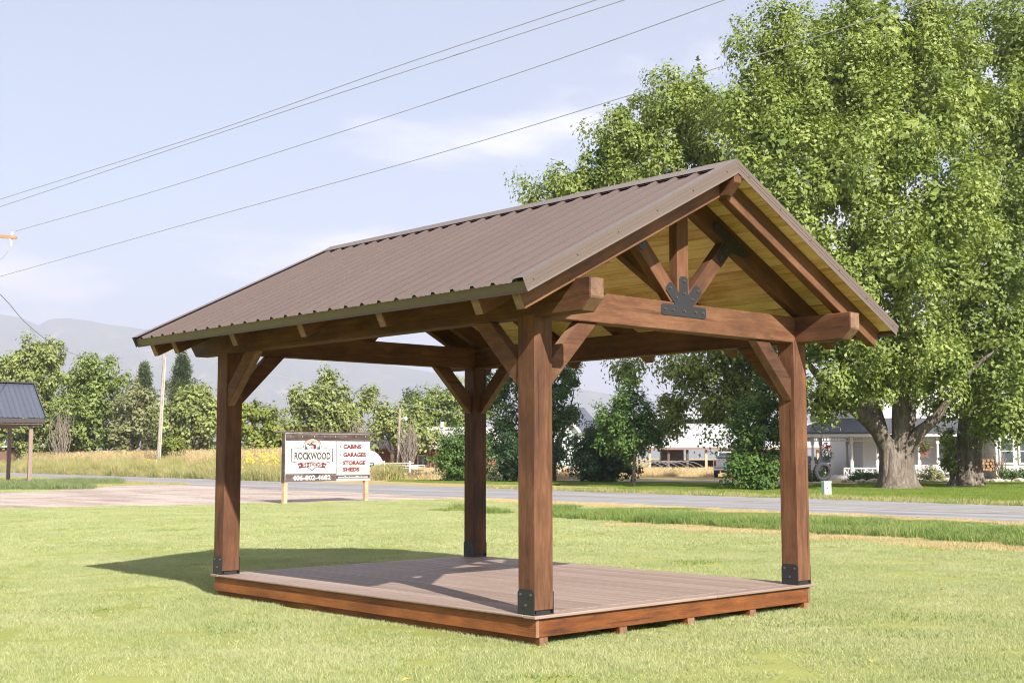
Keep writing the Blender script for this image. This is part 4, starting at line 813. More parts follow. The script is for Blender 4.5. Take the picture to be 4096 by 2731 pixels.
# ---------------------------------------------------------------- roadside sign
def build_sign():
    P0, P1 = gp(1133, 2014), gp(1462, 2003); ax = (P1-P0).normalized(); S = thing('roadside_sign', P0, 'white printed roadside sign with dark top bar on two wood posts', 'sign')
    back = Vector((-ax.y, ax.x, 0)); back = back if back.dot(FG) > 0 else -back
    O = P0 - ax*.035; Wd = (P1-P0).length + .135; Z0, Z1 = .684, 2.235; Hh = Z1-Z0
    M = frame(O + Vector((0, 0, Z0)) - back*.075, ax, (0, 0, 1))      # local x along the board, z up, y = away from the viewer
    if (M.to_3x3() @ Vector((0, 1, 0))).dot(back) < 0: raise RuntimeError
    for x in (.08, Wd-.1): MB().box((x-.07, .012, -Z0-.3), (x+.07, .15, Hh*.96)).build('sign_post', NEWPOST, S, M @ Matrix.Translation((0, 0, 0)), .006)
    MB().bar((-.34, .06, Hh+.035), (Wd+.36, .06, Hh+.035), .06, .05).build('top_bar', DARKWOOD, S, M, .004)
    MB().box((-.012, .0, -.01), (.028, .14, Hh)).build('side_board', DARKWOOD, S, M, .004)
    SW = plain('sign_face_white', (.47, .465, .45), .5, .03, 2)
    pan = MB().box((.03, .0, 0), (Wd, .011, Hh)).build('sign_panel', SW, S, M, .002)
    ix = lambda px, py: .03 + (px-(560-(py-305)*.029))/(1312)*(Wd-.03); iz = lambda py, px: Hh*(1-(py-(305+(px-560)*.0152))/(795-(px-560)*.028))
    q = lambda px, py: (ix(px, py), iz(py, px))
    def flat(name, pts, mat, lay, pix=True): return MB().prism([q(*p) if pix else p for p in pts], -.0012*lay-.0008, -.0012*lay+.0004).build(name, mat, pan, M)
    WOODP = timber_mat('printed_planks', (.018, .012, .011), (.05, .034, .03), (.13, .095, .085), saw=.4, gr=1.4); DK = plain('print_black', (.035, .03, .03), .6, .1); RED = plain('print_red', (.13, .014, .018), .6, .08)
    TAN = plain('print_tan', (.34, .25, .20), .6, .08); TANL = plain('print_pale_tan', (.42, .35, .31), .6, .05); GRN = plain('print_green', (.02, .07, .05), .6, .1); LW = plain('print_white', (.50, .49, .47), .6, .03); GREYB = plain('print_charcoal', (.045, .04, .04), .55, .2, 3)
    flat('header_band', [(562, 428), (1868, 440), (1872, 328), (562, 310)], WOODP, 1)
    flat('phone_band', [(540, 1098), (1308, 1085), (1312, 962), (545, 968)], WOODP, 1)
    flat('address_band', [(1316, 1048), (1853, 1044), (1853, 986), (1318, 992)], GREYB, 1)
    flat('foot_band', [(1314, 1082), (1853, 1082), (1853, 1047), (1316, 1050)], TANL, 1)
    flat('divider', [(1310, 1085), (1316, 1085), (1336, 434), (1330, 434)], DK, 2)
    for px in (630, 805, 985, 1145, 1310, 1475, 1640, 1795):                      # printed bolt heads along the header
        c = q(px, 368); 
        flat('printed_bolt', [(c[0]+.045*math.cos(a)*.85, c[1]+.045*math.sin(a)) for a in [k*math.pi/5 for k in range(10)]], DK, 2, False); flat('printed_bolt_glint', [(c[0]+.012+.02*math.cos(a)*.8, c[1]+.012+.028*math.sin(a)) for a in [k*math.pi/4 for k in range(8)]], TAN, 3, False)
    # badge
    out = [(632, 556), (815, 538)] + [(958+138*math.cos(R_(180-t)), 522-138*math.sin(R_(180-t))) for t in range(8, 173, 11)] + [(1098, 538), (1275, 562), (1266, 770), (1080, 800), (942, 922), (800, 800), (626, 772)]
    cx, cy = 950, 660; inn = [(cx+(x-cx)*.958, cy+(y-cy)*.945) for x, y in out]
    flat('badge_outline', out[::-1], DK, 2); flat('badge', inn[::-1], LW, 3)
    flat('badge_sky', [(958+122*math.cos(R_(t)), 520-122*math.sin(R_(t))) for t in range(180, -1, -10)][::-1], TAN, 4)
    flat('badge_peaks', [(842, 520), (880, 470), (905, 485), (962, 425), (1010, 478), (1035, 460), (1075, 520)][::-1], LW, 5)
    flat('badge_ridge', [(870, 492), (885, 468), (908, 488), (962, 430), (1000, 472), (985, 468), (962, 450), (930, 490), (905, 500)][::-1], DK, 6)
    flat('cabin_roof', [(895, 512), (930, 465), (1015, 500), (1010, 515), (965, 505)][::-1], DK, 7); flat('cabin_wall', [(902, 512), (932, 480), (965, 505), (968, 568), (902, 565)][::-1], LW, 7); flat('cabin_side', [(968, 505), (1012, 515), (1012, 562), (968, 568)][::-1], RED, 7)
    for x in (915, 940, 957): flat('cabin_post', [(x-4, 520), (x+4, 520), (x+4, 562), (x-4, 562)][::-1], RED, 8)
    for x, h in ((848, 60), (868, 48), (1038, 62), (1062, 54)): flat('badge_tree', [(x-15, 568), (x, 568-h-20), (x+15, 568)][::-1], GRN, 8)
    flat('ribbon', [(722, 806), (790, 792), (942, 776), (1105, 790), (1172, 806), (1145, 840), (1152, 880), (1095, 866), (942, 848), (795, 868), (737, 882), (750, 842)][::-1], RED, 5)
    for x in (762, 1128): flat('ribbon_diamond', [(x-11, 831), (x, 816), (x+11, 831), (x, 846)][::-1], LW, 6)
    for pts in ([(1318, 985), (1325, 880), (1420, 840), (1360, 985)], [(1440, 985), (1600, 718), (1690, 800), (1745, 985)], [(1750, 985), (1790, 820), (1850, 870), (1852, 985)]): flat('pale_peak', pts[::-1], TANL, 1)
    def words(body, x0, y0, x1, y1, mat, lay, off=.0, name='lettering'):
        me = text_mesh(body, 1.0, off); xs = [v.co.x for v in me.vertices]; zs = [v.co.z for v in me.vertices]; a, b = q(x0, y1), q(x1, y0)
        for v in me.vertices:
            v.co.x = a[0] + (v.co.x-min(xs))/(max(xs)-min(xs))*(b[0]-a[0]); v.co.z = a[1] + (v.co.z-min(zs))/(max(zs)-min(zs))*(b[1]-a[1]); v.co.y = -.0012*lay-.0012
        me.materials.append(mat); link(bpy.data.objects.new(name, me), pan, M)
    for b, x0, y0, x1, y1 in (('CABINS', 1437, 492, 1725, 560), ('GARAGES', 1432, 624, 1800, 694), ('STORAGE', 1425, 757, 1790, 827), ('SHEDS', 1422, 864, 1688, 932)): words(b, x0, y0, x1, y1, RED, 3, .05)
    for x, y in ((1390, 524), (1385, 658), (1381, 790)):
        c = q(x, y); flat('bullet', [(c[0]+.024*math.cos(a), c[1]+.024*math.sin(a)) for a in [k*math.pi/6 for k in range(12)]], RED, 3, False)
    words('ROCKWOOD', 668, 610, 1244, 748, plain('print_shadow', (.50, .46, .40), .6, .05), 6, .07); words('ROCKWOOD', 680, 620, 1232, 736, DK, 7, .03)
    words('SHEDS', 800, 794, 1098, 848, LW, 8, .02); words('406-802-4682', 648, 986, 1228, 1074, LW, 4, .03); words('www.RockwoodSheds.com', 1338, 998, 1824, 1042, LW, 4, .03)
build_sign()
# ---------------------------------------------------------------- poles and wires
def cyl(mb, p, q_, r, seg=8): return mb.tube([p, q_], r, seg)
WIRE = plain('grey_wire', (.26, .26, .28), .6, .1); INS = plain('porcelain', (.62, .62, .60), .3, .05); CROSSW = timber_mat('crossarm_wood', (.24, .115, .06), (.34, .18, .10), (.42, .26, .15), saw=.1)
pb = gd(-150, 47); t = thing('utility_pole', pb, 'power pole at the left edge, only its orange crossarm end in view', 'pole')
MB().tube([(0, 0, -.3), (0, 0, 10.6)], [.19, .13], 12).build('pole', POLEW, t, WM[t])
ca = at(66, 951, 46); cb = at(-366, 912, 48); MB().bar(ca, cb, .10, .115).build('crossarm', CROSSW, t, None, .004)
io = None
for k in (.04, .3, .7, .96):
    p = ca.lerp(cb, k) + Vector((0, 0, .06)); mb = MB().tube([(0, 0, 0), (0, 0, .05), (0, 0, .06), (0, 0, .09), (0, 0, .10), (0, 0, .14)], [.02, .02, .05, .05, .035, .03], 8)
    io = mb.build('insulator', INS, t, Matrix.Translation(p)) if io is None else inst(io, 'insulator', t, Matrix.Translation(p))
hw_ = ca.lerp(cb, .05); MB().tube([hw_+Vector((0, 0, -.05)), hw_+Vector((.02, 0, -.2)), hw_+Vector((.03, 0, -.32))], [.05, .035, .02], 8).build('cutout_switch', INS, t)
MB().tube([hw_+Vector((.03, 0, -.32)), at(35, 1000, 46), at(12, 1030, 46), at(-30, 1060, 46)], .011, 5).build('jumper_wire', WIRE, t)
def wire(label, pts, r, k=24, straight=False):
    P = [at(u*K, v*K, dd) for u, v, dd in pts]
    out = []
    for i in range(k+1):                                       # smooth curve through three or more points
        x = i/k*(len(P)-1); j = min(int(x), len(P)-2); f_ = x-j; p0, p1, p2, p3 = P[max(j-1, 0)], P[j], P[j+1], P[min(j+2, len(P)-1)]
        out.append(.5*((2*p1) + (p2-p0)*f_ + (2*p0-5*p1+4*p2-p3)*f_*f_ + (3*p1-p0-3*p2+p3)*f_**3))
    o = MB().tube(out, r, 5).build('power_line', WIRE, None); return tag(o, label, 'wire', 'overhead power lines')
wire('highest of the overhead wires crossing the sky', [(-150, 505, 47), (0, 458, 44), (480, 305, 36), (900, 157, 31), (1370, 0, 27), (1700, -112, 24)], .0105)
wire('second highest overhead wire, close under the top one', [(-150, 522, 47), (0, 475, 44), (480, 314, 36), (900, 175, 31), (1435, 0, 27), (1760, -108, 24)], .0105)
wire('third overhead wire, running to the orange crossarm end', [(36, 531, 46), (340, 444, 40), (800, 298, 33), (1250, 148, 28.5), (1665, 0, 25), (1960, -108, 23)], .0095)
wire('lowest overhead wire, passing in front of the maple crowns', [(-150, 676, 47), (0, 635, 44), (480, 500, 36), (1000, 355, 30), (1450, 218, 26), (1800, 108, 24), (2140, 0, 22), (2400, -85, 21)], .0095)
wire('thick drooping service cable from upper left to the far utility pole', [(-150, 560, 47), (0, 676, 62), (60, 742, 72), (130, 795, 84), (200, 821, 95), (270, 824, 104), (340, 808, 109), (378, 801, 111)], .022, 40)
wire('far slack cable seen under the eave behind the sign', [(378, 801, 111), (520, 838, 112), (620, 858, 113), (720, 882, 114), (860, 915, 116), (1000, 940, 118), (1080, 955, 119), (1200, 975, 120)], .018)
ub = gd(637, 111); t = thing('utility_pole', ub, 'slightly leaning far utility pole with a pale conduit, left of the pavilion', 'pole')
tp_ = at(657, 1395, 111); MB().tube([ub-Vector((0, 0, .2)), tp_], [.14, .10], 10).build('pole', POLEW, t)
off_ = RG*.19 - FG*.1; MB().tube([ub+off_, ub.lerp(tp_, .93)+off_], .035, 8).build('conduit', plain('pale_conduit', (.62, .58, .48), .6, .08), t)
MB().bar(tp_-RG*.1-Vector((0, 0, .35)), tp_+RG*.75-Vector((0, 0, .12)), .09, .09).build('crossarm', POLEW, t)
gb = gd(629, 108); MB().tube([gb-Vector((0, 0, .1)), gb.lerp(tp_, .12)], .04, 6).build('guy_guard', WHITE, t); MB().tube([gb, tp_-Vector((0, 0, .4))], .012, 4).build('guy_wire', WIRE, t)
yb_ = gd(1592, 124); t = thing('yard_light_pole', yb_, 'wooden yard light pole with a curved lamp arm, right of the sign', 'pole')
tp_ = at(1600, 1634, 124); MB().tube([yb_, tp_], [.15, .11], 8).build('pole', POLEW, t)
h0 = at(1601, 1680, 124); MB().tube([h0, h0+RG*.2+Vector((0, 0, .2)), h0+RG*.55+Vector((0, 0, .3))], .03, 6).build('lamp_arm', WHITEMETAL, t); MB().tube([h0+RG*.55+Vector((0, 0, .38)), h0+RG*.55+Vector((0, 0, .2)), h0+RG*.55+Vector((0, 0, -.02))], [.07, .16, .13], 10).build('lamp_head', plain('lamp_glass', (.55, .75, .65), .2, .05), t)
# ---------------------------------------------------------------- mailbox, fence posts, pedestal
mbp = gd(1481, 82); t = thing('mailbox', mbp, 'black mailbox with a small red flag behind the right edge of the sign', 'mailbox')
MB().box((-.06, -.05, 0), (.06, .05, .95)).build('post', POLEW, t, WM[t])
arch = [(-.11, 0), (.11, 0), (.11, .13)] + [(.11*math.cos(a), .13+.09*math.sin(a)) for a in [math.pi*k/8 for k in range(1, 8)]] + [(-.11, .13)]
MBX = WM[t] @ Matrix.Translation((0, 0, .95)) @ Matrix.Rotation(R_(-72)+math.atan2(RG.y, RG.x), 4, 'Z'); MB().prism(arch, -.27, .27).build('box', BLACK, t, MBX, .004); REDP = plain('red_paint', (.55, .04, .03), .5, .05)
MB().box((.115, -.22, .1), (.13, -.08, .2)).build('flag', REDP, t, MBX); MB().tube([(0, -.07, .6), (0, -.055, .6)], .05, 10).build('reflector', REDP, t, WM[t])
me = text_mesh('3285', .10, .004); me.materials.append(WHITE); link(bpy.data.objects.new('numerals', me), t, frame(WM[t].translation + Vector((0, 0, 1.05)) - FG*.16 + RG*.1, RG, (0, 0, 1)))
gF = 'pale leaning fence posts beyond the road'; fp = None
for i, (u, v, lab) in enumerate(((885*K, 1092, 'pale fence post nearest the mailbox'), (943*K, 1091, 'pale fence post in front of the lumber pile'), (1002*K, 1103, 'pale leaning fence post left of the round green bush'), (1313*K, 1072, 'grey fence post just right of the nearest post, by the white arch'))):
    b = gd(u, 92-2*i); h = 1.25 if i < 3 else 1.35; o = MB().tube([(0, 0, -.1), (-.07 if i != 3 else 0, 0, h)], [.075, .065], 8).build('fence_post', plain('bleached_post', (.62, .58, .54), .8, .1), None, Matrix.Translation(b)); tag(o, lab, 'fence post', gF)
b = gp(3306, 1984); t = thing('utility_pedestal', b, 'pale green utility box at the road edge under the tire swing', 'utility box'); PG = plain('pale_green_plastic', (.36, .50, .44), .5, .05)
Mp = frame(b, RG*.97+FG*.25, (0, 0, 1)); MB().box((-.14, -.12, -.05), (.15, .12, .52)).build('body', PG, t, Mp, .01); MB().box((-.155, -.135, .50), (.165, .135, .56)).build('cap', PG, t, Mp, .012)
MB().box((-.07, -.124, .2), (.02, -.1205, .42)).build('notice', WHITE, t, Mp); MB().box((-.05, -.1265, .27), (0, -.1245, .34)).build('notice_mark', BLACK, t, Mp); MB().box((-.1, -.1235, .45), (.04, -.1205, .48)).build('warning_strip', plain('orange_print', (.55, .18, .06), .6, .1), t, Mp)
# ---------------------------------------------------------------- tire swing
RUB = plain('tyre_rubber', (.035, .034, .034), .8, .2, 8, bump=.5); tcn = at(1889*K, 1083.5*K, 56.5); t = thing('tire_swing', tcn-Vector((0, 0, .43)), 'old black tractor tyre hung as a swing from the huge maple', 'tire swing')
Rm, rm = .335, .10; vs, fs = [], []; NU, NV = 40, 10; sw = (RG*.95+FG*.3).normalized(); nrm_ = sw.cross(Vector((0, 0, 1)))
for i in range(NU):
    a = 2*math.pi*i/NU; rad_ = sw*math.cos(a)+Vector((0, 0, 1))*math.sin(a)
    for j in range(NV):
        b2 = 2*math.pi*j/NV; tread = .018 if (i % 2 and abs(b2) in (0,) or (i % 2 and j in (0, 1, NV-1))) else 0; vs.append(tcn + rad_*(Rm+(rm+tread)*math.cos(b2)) + nrm_*(.15*math.sin(b2)))
fs = [(i*NV+j, ((i+1) % NU)*NV+j, ((i+1) % NU)*NV+(j+1) % NV, i*NV+(j+1) % NV) for i in range(NU) for j in range(NV)]
MB().add(vs, fs).build('tyre', RUB, t); MB().tube([tcn+Vector((0, 0, .42)), at(1886.5*K, 880*K, 56.5)], .013, 5).build('rope', DARKWOOD, t)
rp0 = at(2263*K, 1107*K, 60); o = MB().tube([rp0, at(2260*K, 900*K, 60)], .016, 5).build('swing_rope', POLEW); tag(o, 'single thin rope hanging from the right hand maple', 'rope')
# ---------------------------------------------------------------- small shelter on the left (same make as the pavilion)
SB = plain('brown_painted_post', (.24, .165, .135), .6, .08); SR = metal_roof('blue_grey_roof', (.055, .062, .085), .45); SD = metal_roof('dark_trim', (.035, .03, .032), .5)
Pn, Pf = cg(-26.4, 69.7), cg(-29.5, 74.6); gdv = (Pf-Pn).normalized(); ldv = -(RG*NX+FG*NY); gl = (Pf-Pn).length; t = thing('roofed_shelter', Pn, 'small shelter with dark blue grey metal roof and brown posts at the left edge', 'shelter')
def SP(a, l, z): return Pn + gdv*a + ldv*l + Vector((0, 0, z))
for a in (0, gl):
    for l in (0, 4.6): MB().bar(SP(a, l, -.1), SP(a, l, 3.2), .2, .2, tuple(gdv)).build('post', SB, t, None, .008)
for a in (0, gl): MB().bar(SP(a, -.55, 3.34), SP(a, 5.2, 3.34), .2, .26).build('beam', SB, t, None, .02)
eh, rh = 3.66, 5.72; mid = gl/2
for s, a0 in ((0, -.55), (1, gl+.55)):
    n_ = 22
    for k in range(n_):
        l0, l1 = -.62+k*.275, -.62+(k+1)*.275; c_ = (l0+l1)/2; up_ = (SP(mid, 0, rh)-SP(a0, 0, eh)).cross(ldv).normalized(); up_ = up_ if up_.z > 0 else -up_
        A, B, C, D = SP(a0, l0, eh), SP(a0, l1, eh), SP(mid, l1, rh), SP(mid, l0, rh); dl = ldv*.025; hh = up_*.03; lo = up_*-.02
        mbq = MB(); a_, d_ = A+ldv*0, D; ring = lambda X: [X, X+dl+hh, X+dl*2+hh, X+dl*3, X+ldv*.275]
        r1, r2 = ring(A), ring(D); mbq.add(r1+r2+[p+lo for p in r1]+[p+lo for p in r2], [(i, i+1, 5+i+1, 5+i) for i in range(4)] + [(10+i, 15+i, 16+i, 11+i) for i in range(4)] + [(i, 10+i, 11+i, i+1) for i in range(4)])
        mbq.build('roof_panel', SR, t)
    MB().bar(SP(a0, -.64, eh-.16), SP(a0, 5.5, eh-.16), .03, .24).build('eave_trim', SD, t)
MB().bar(SP(mid, -.64, rh+.03), SP(mid, 5.5, rh+.03), .4, .06).build('ridge_cap', SD, t)
for l in (-.66,):
    for a0 in (-.55, gl+.55): MB().bar(SP(a0, l, eh-.02), SP(mid, l, rh-.02), .03, .2).build('rake_trim', SR, t)
MB().box((0, 0, 0), (1, 1, 1)).v; fl = MB(); p_ = [SP(-.2, -.25, 0), SP(gl+.2, -.25, 0), SP(gl+.2, 5, 0), SP(-.2, 5, 0)]
fl.add([p+Vector((0, 0, z)) for z in (-.05, .16) for p in p_], [(0,3,2,1),(4,5,6,7),(0,1,5,4),(1,2,6,5),(2,3,7,6),(3,0,4,7)]).build('floor', SB, t)
# ---------------------------------------------------------------- far buildings
def bx(name, org, yaw, label, cat): return thing(name, org, label, cat), None
def lframe(u, depth, yaw=0): return frame(gd(u, depth), RG*math.cos(yaw)+FG*math.sin(yaw), (0, 0, 1))
BRICK = plain('brown_brick', (.16, .085, .06), .85, .25, 12, bump=.3); SHINGLE = plain('grey_shingles', (.36, .33, .32), .85, .2, 8, bump=.4); GLASS = G('dark_glass').bsdf((.03, .04, .05), .08, spec=.8); PALEROOF = plain('pale_metal_roof', (.42, .42, .42), .45, .06, 1.5, .5)
LOGW = plain('stained_logs', (.22, .085, .045), .8, .3, 3); MINT = plain('mint_siding', (.62, .74, .68), .7, .04, 2); DKROOF = plain('solar_dark_roof', (.05, .055, .075), .35, .2, 1.2, .6)
def gable_house(name, label, u, depth, yaw, wx, wy, he, hr, wallm, roofm, over=.4, wins=(), cat='building', logs=False, chimney=False):
    M = lframe(u, depth, yaw); t = thing(name, M.translation, label, cat); W_ = lambda mb, n, m_, par=t, bev=0: mb.build(n, m_, par, M, bev)
    if logs:
        for k in range(int(he/.24)): W_(MB().tube([(-wx/2-.15, 0, .12+k*.24), (wx/2+.15, 0, .12+k*.24)], .13, 8), 'log', wallm)
        wall = W_(MB().box((-wx/2, .06, 0), (wx/2, wy, he)), 'wall', wallm)
    else: wall = W_(MB().prism([(-wx/2, 0), (wx/2, 0), (wx/2, he), (0, hr), (-wx/2, he)], 0, wy) if cat == 'gable' else MB().box((-wx/2, 0, 0), (wx/2, wy, he)), 'wall', wallm)
    if cat == 'gable':
        t['category'] = 'house'; sl = (hr-he)/(wx/2)
        for s in (-1, 1): W_(MB().add([(0, -over, hr+.02), (0, wy+over, hr+.02), (s*(wx/2+over), wy+over, he-sl*over+.02), (s*(wx/2+over), -over, he-sl*over+.02), (0, -over, hr+.2), (0, wy+over, hr+.2), (s*(wx/2+over), wy+over, he-sl*over+.16), (s*(wx/2+over), -over, he-sl*over+.16)], [(0,3,2,1),(4,5,6,7),(0,1,5,4),(1,2,6,5),(2,3,7,6),(3,0,4,7)]), 'roof', roofm)
        for s in (-1, 1): W_(MB().bar((0, -over-.04, hr+.05), (s*(wx/2+over), -over-.04, he-sl*over+.05), .06, .3), 'barge_board', WHITE)
    else:
        r0 = W_(MB().add([(-wx/2-over, -over, he), (wx/2+over, -over, he), (wx/2+over, wy/2, hr), (-wx/2-over, wy/2, hr), (-wx/2-over, wy+over, he), (wx/2+over, wy+over, he), (-wx/2-over, -over, he-.12), (wx/2+over, -over, he-.12)], [(0, 1, 2, 3), (3, 2, 5, 4), (0, 3, 4), (1, 5, 2), (6, 7, 1, 0)]), 'roof', roofm)
        if chimney: MB().tube([(0, wy*.45, hr-.1), (0, wy*.45, hr+.55)], .2, 8).build('roof_vent', WHITEMETAL, r0, M)
    for (x0, z0, x1, z1, fm) in wins:
        f_ = MB(); b_ = .09
        for a, b in (((x0-b_, z0-b_), (x0, z1+b_)), ((x1, z0-b_), (x1+b_, z1+b_)), ((x0, z0-b_), (x1, z0)), ((x0, z1), (x1, z1+b_)), (((x0+x1)/2-.04, z0), ((x0+x1)/2+.04, z1))): f_.box((a[0], -.20 if logs else -.06, a[1]), (b[0], -.02, b[1]))
        w = W_(f_, 'window', fm); MB().box((x0, -.15 if logs else -.03, z0), (x1, -.01, z1)).build('pane', GLASS, w, M)
    return t, M
BLUEP = plain('pale_blue_trim', (.30, .45, .50), .6, .05)
gable_house('brick_house', 'low brown brick house with pale roof behind the shelter posts', 30, 150, 0, 14, 8, 2.9, 5.4, BRICK, PALEROOF, .5, ((1.6, .7, 3.6, 2.0, BLUEP), (-3, .8, -1.5, 2.0, BLUEP)), 'house')
gable_house('log_cabin', 'low log cabin with grey shingle roof left of the back post', 1770, 138, R_(4), 15, 7, 2.55, 4.9, LOGW, SHINGLE, .5, ((-2.6, .7, -1.6, 1.7, WHITE), (-.3, .5, .4, 1.9, WHITE)), 'cabin', True, True)
gable_house('farmhouse', 'tall pale mint house with steep gable and dark roof, right of the nearest post', 2235, 170, R_(-24), 5.6, 9, 5.3, 8.3, MINT, DKROOF, .5, ((-.6, 2.9, .5, 4.1, WHITE), (-2.2, 2.9, -1.5, 4.1, WHITE), (.9, 2.9, 1.6, 4.1, WHITE)), 'gable')
def hoop(label, u, depth, yaw, rad_, ln, mat, name='greenhouse', ribs=True, closed=True, z1=1.0):
    M = lframe(u, depth, yaw); t = thing(name, M.translation, label, 'greenhouse'); A = [(rad_*math.cos(math.pi*k/16), rad_*z1*math.sin(math.pi*k/16)) for k in range(17)]
    if closed:
        n_ = max(1, int(ln/1.3))
        for k in range(n_):
            y0, y1 = ln*k/n_, ln*(k+1)/n_; ym = (y0+y1)/2; R2 = lambda y, f_: [(x*f_, y, z*f_) for x, z in A]
            MB().add(R2(y0, .985)+R2(ym, 1.012)+R2(y1, .985), [(j*17+i, j*17+i+1, (j+1)*17+i+1, (j+1)*17+i) for j in range(2) for i in range(16)]).build('cover_panel', mat, t, M, smooth=True)
        MB().add([(x, 0.02, z) for x, z in A], [tuple(range(17))]).build('end_wall', mat, t, M)
    return t, M
PLASTIC = plain('milky_plastic', (.50, .50, .49), .5, .04, 1.0)
hoop('white plastic tunnel showing right of the sign', 1478, 118, R_(52), 2.2, 9, PLASTIC)
hoop('pale tunnel end between left post and tall weeds', 835, 128, R_(30), 1.8, 8, PLASTIC)
hoop('long white greenhouse glimpsed through the willow above the sign', 985, 172, R_(-80), 3.2, 16, PLASTIC)
t, M = hoop('white arched trellis frame right of the nearest post', 2235, 92, R_(-35), 1.45, 3, WHITE, 'garden_arch', False, False)
t['category'] = 'arch'
for y in (0, .8, 1.6):
    MB().tube([(1.0, y, 0), (1.0, y, 1.3)] + [(math.cos(a), y, 1.3+.85*math.sin(a)) for a in [math.pi*k/10 for k in range(1, 10)]] + [(-1.0, y, 1.3), (-1.0, y, 0)], .085, 6).build('arch_rib', WHITE, t, M)
t, M = hoop('bare grey hoop frame standing in the dry grass before the arena', 2590, 106, R_(-20), 1.6, 3, WHITE, 'hoop_frame', False, False); t['category'] = 'frame'
GPIPE = plain('grey_pipe', (.24, .23, .22), .6, .1)
for k in range(6): MB().tube([(2.1*math.cos(a)-.6+k*.62, k*.3, 1.05*math.sin(a)+.15) for a in [math.pi*.05+math.pi*.9*j/10 for j in range(11)]], .024, 5).build('hoop', GPIPE, t, M)
MB().bar((-2.6, 0, .25), (4.6, 1.5, .25), .1, .12).build('base_rail', GPIPE, t, M)
# arena: long white roof on posts, with a raised monitor
u0, dep = 1478*K, 132.; M = lframe(u0, dep, R_(4)); m_ = dep/FPX*K; t = thing('riding_arena', M.translation, 'long open sided arena with a white metal roof, behind the shrub', 'building'); zq = lambda y: CAM[2]+(HZ-y)*m_
e0, e1 = zq(1026), zq(982); XL, XR = 0., 545*m_
for k in range(12):
    a, b = XL+(XR-XL)*k/12, XL+(XR-XL)*(k+1)/12-.02; ka = max(a, 7.4) if k < 4 else a
    MB().add([(a, -.5, e0), (b, -.5, e0), (b+(6*(1-k/12)), 9, e1+.7), (a+(6*(1-k/12)), 9, e1+.7), (a, -.5, e0-.06), (b, -.5, e0-.06)], [(0, 1, 2, 3), (4, 5, 1, 0)]).build('roof_panel', PALEROOF, t, M)
MB().bar((XL, -.45, e0-.2), (XR, -.45, e0-.2), .1, .24).build('eave_board', plain('brown_fascia', (.20, .12, .10), .7, .1), t, M)
for k in range(13):
    x = XL+.6+k*(XR-XL-1)/12; MB().box((x-.12, 0, 0), (x+.12, .22, e0-.3)).build('post', NEWPOST if k % 3 == 0 else DARKWOOD, t, M)
for x0, x1 in ((2.0, 4.4), (8.5, 11.), (13, 15)): MB().box((x0, 1.2, .9), (x1, 1.3, e0-.3)).build('side_panel', DARKWOOD, t, M)
MB().box((2, 7.5, 0), (XR-1, 7.6, 1.2)).build('rear_fence', DARKWOOD, t, M)
ma, mc = 58*m_, 300*m_
MB().box((ma, 8.8, e1), (mc, 13, zq(985)+1.5)).build('monitor_wall', plain('monitor_grey', (.20, .18, .17), .8, .15), t, M)
for k in range(9): MB().box((ma+.3+k*1.1, 8.7, e1+.75), (ma+1.1+k*1.1, 8.79, e1+1.7)).build('monitor_window', GLASS, t, M)
MB().add([(ma-1.3, 8, zq(985)+1.4), (mc+1, 8, zq(985)+1.4), (mc+1, 11, zq(960)+1.5), (ma+2.4, 11, zq(960)+1.5), (mc+1, 14, zq(985)+1.4), (ma-1.3, 14, zq(985)+1.4), (ma-1.3, 8, zq(985)+1.28), (mc+1, 8, zq(985)+1.28)], [(0, 1, 2, 3), (3, 2, 4, 5), (0, 3, 5), (6, 7, 1, 0)]).build('monitor_roof', PALEROOF, t, M)
# stacked lumber and a low trailer by the fence
LUM = plain('grey_lumber', (.52, .48, .43), .8, .15, 2); M = lframe(905*K, 101); t = thing('lumber_pile', M.translation, 'pile of bleached boards by the fence right of the mailbox', 'lumber'); r = random.Random(8)
for k in range(26):
    z = .35+.085*(k//3); x = r.uniform(-1.6, -.9); l = r.uniform(2.2, 3.6); a = r.uniform(-.07, .07); bd_ = MB().bar((x, (k % 3)*.3, z), (x+l, (k % 3)*.3+a*3, z+a*1.2), .26, .06).build('board', LUM, t, M)
t = thing('flatbed_trailer', lframe(915*K, 97).translation, 'low dark flatbed trailer below the lumber pile', 'trailer'); M = lframe(905*K, 97)
MB().box((-1.6, 0, .42), (2.2, 1.8, .56)).build('bed', DARKWOOD, t, M, .02)
for x in (.3, .95): MB().tube([(x, -.12, .26), (x, .06, .26)], .26, 14).build('wheel', RUB, t, M)
MB().bar((-1.6, .9, .45), (-2.8, .9, .38), .1, .1).build('drawbar', BLACK, t, M)
# logs with orange ends near the arch
t = thing('firewood_logs', gd(1270*K, 96), 'few cut logs with orange ends beside the white arch', 'logs'); OR = plain('cut_log_end', (.24, .145, .075), .8, .15)
for x, z in ((0, .3), (.55, .3), (.28, .75), (1.05, .28)): MB().tube([(x, 0, z), (x+.15, 1.2, z)], .26, 10).build('log', OR, t, frame(WM[t].translation, RG, (0, 0, 1)))
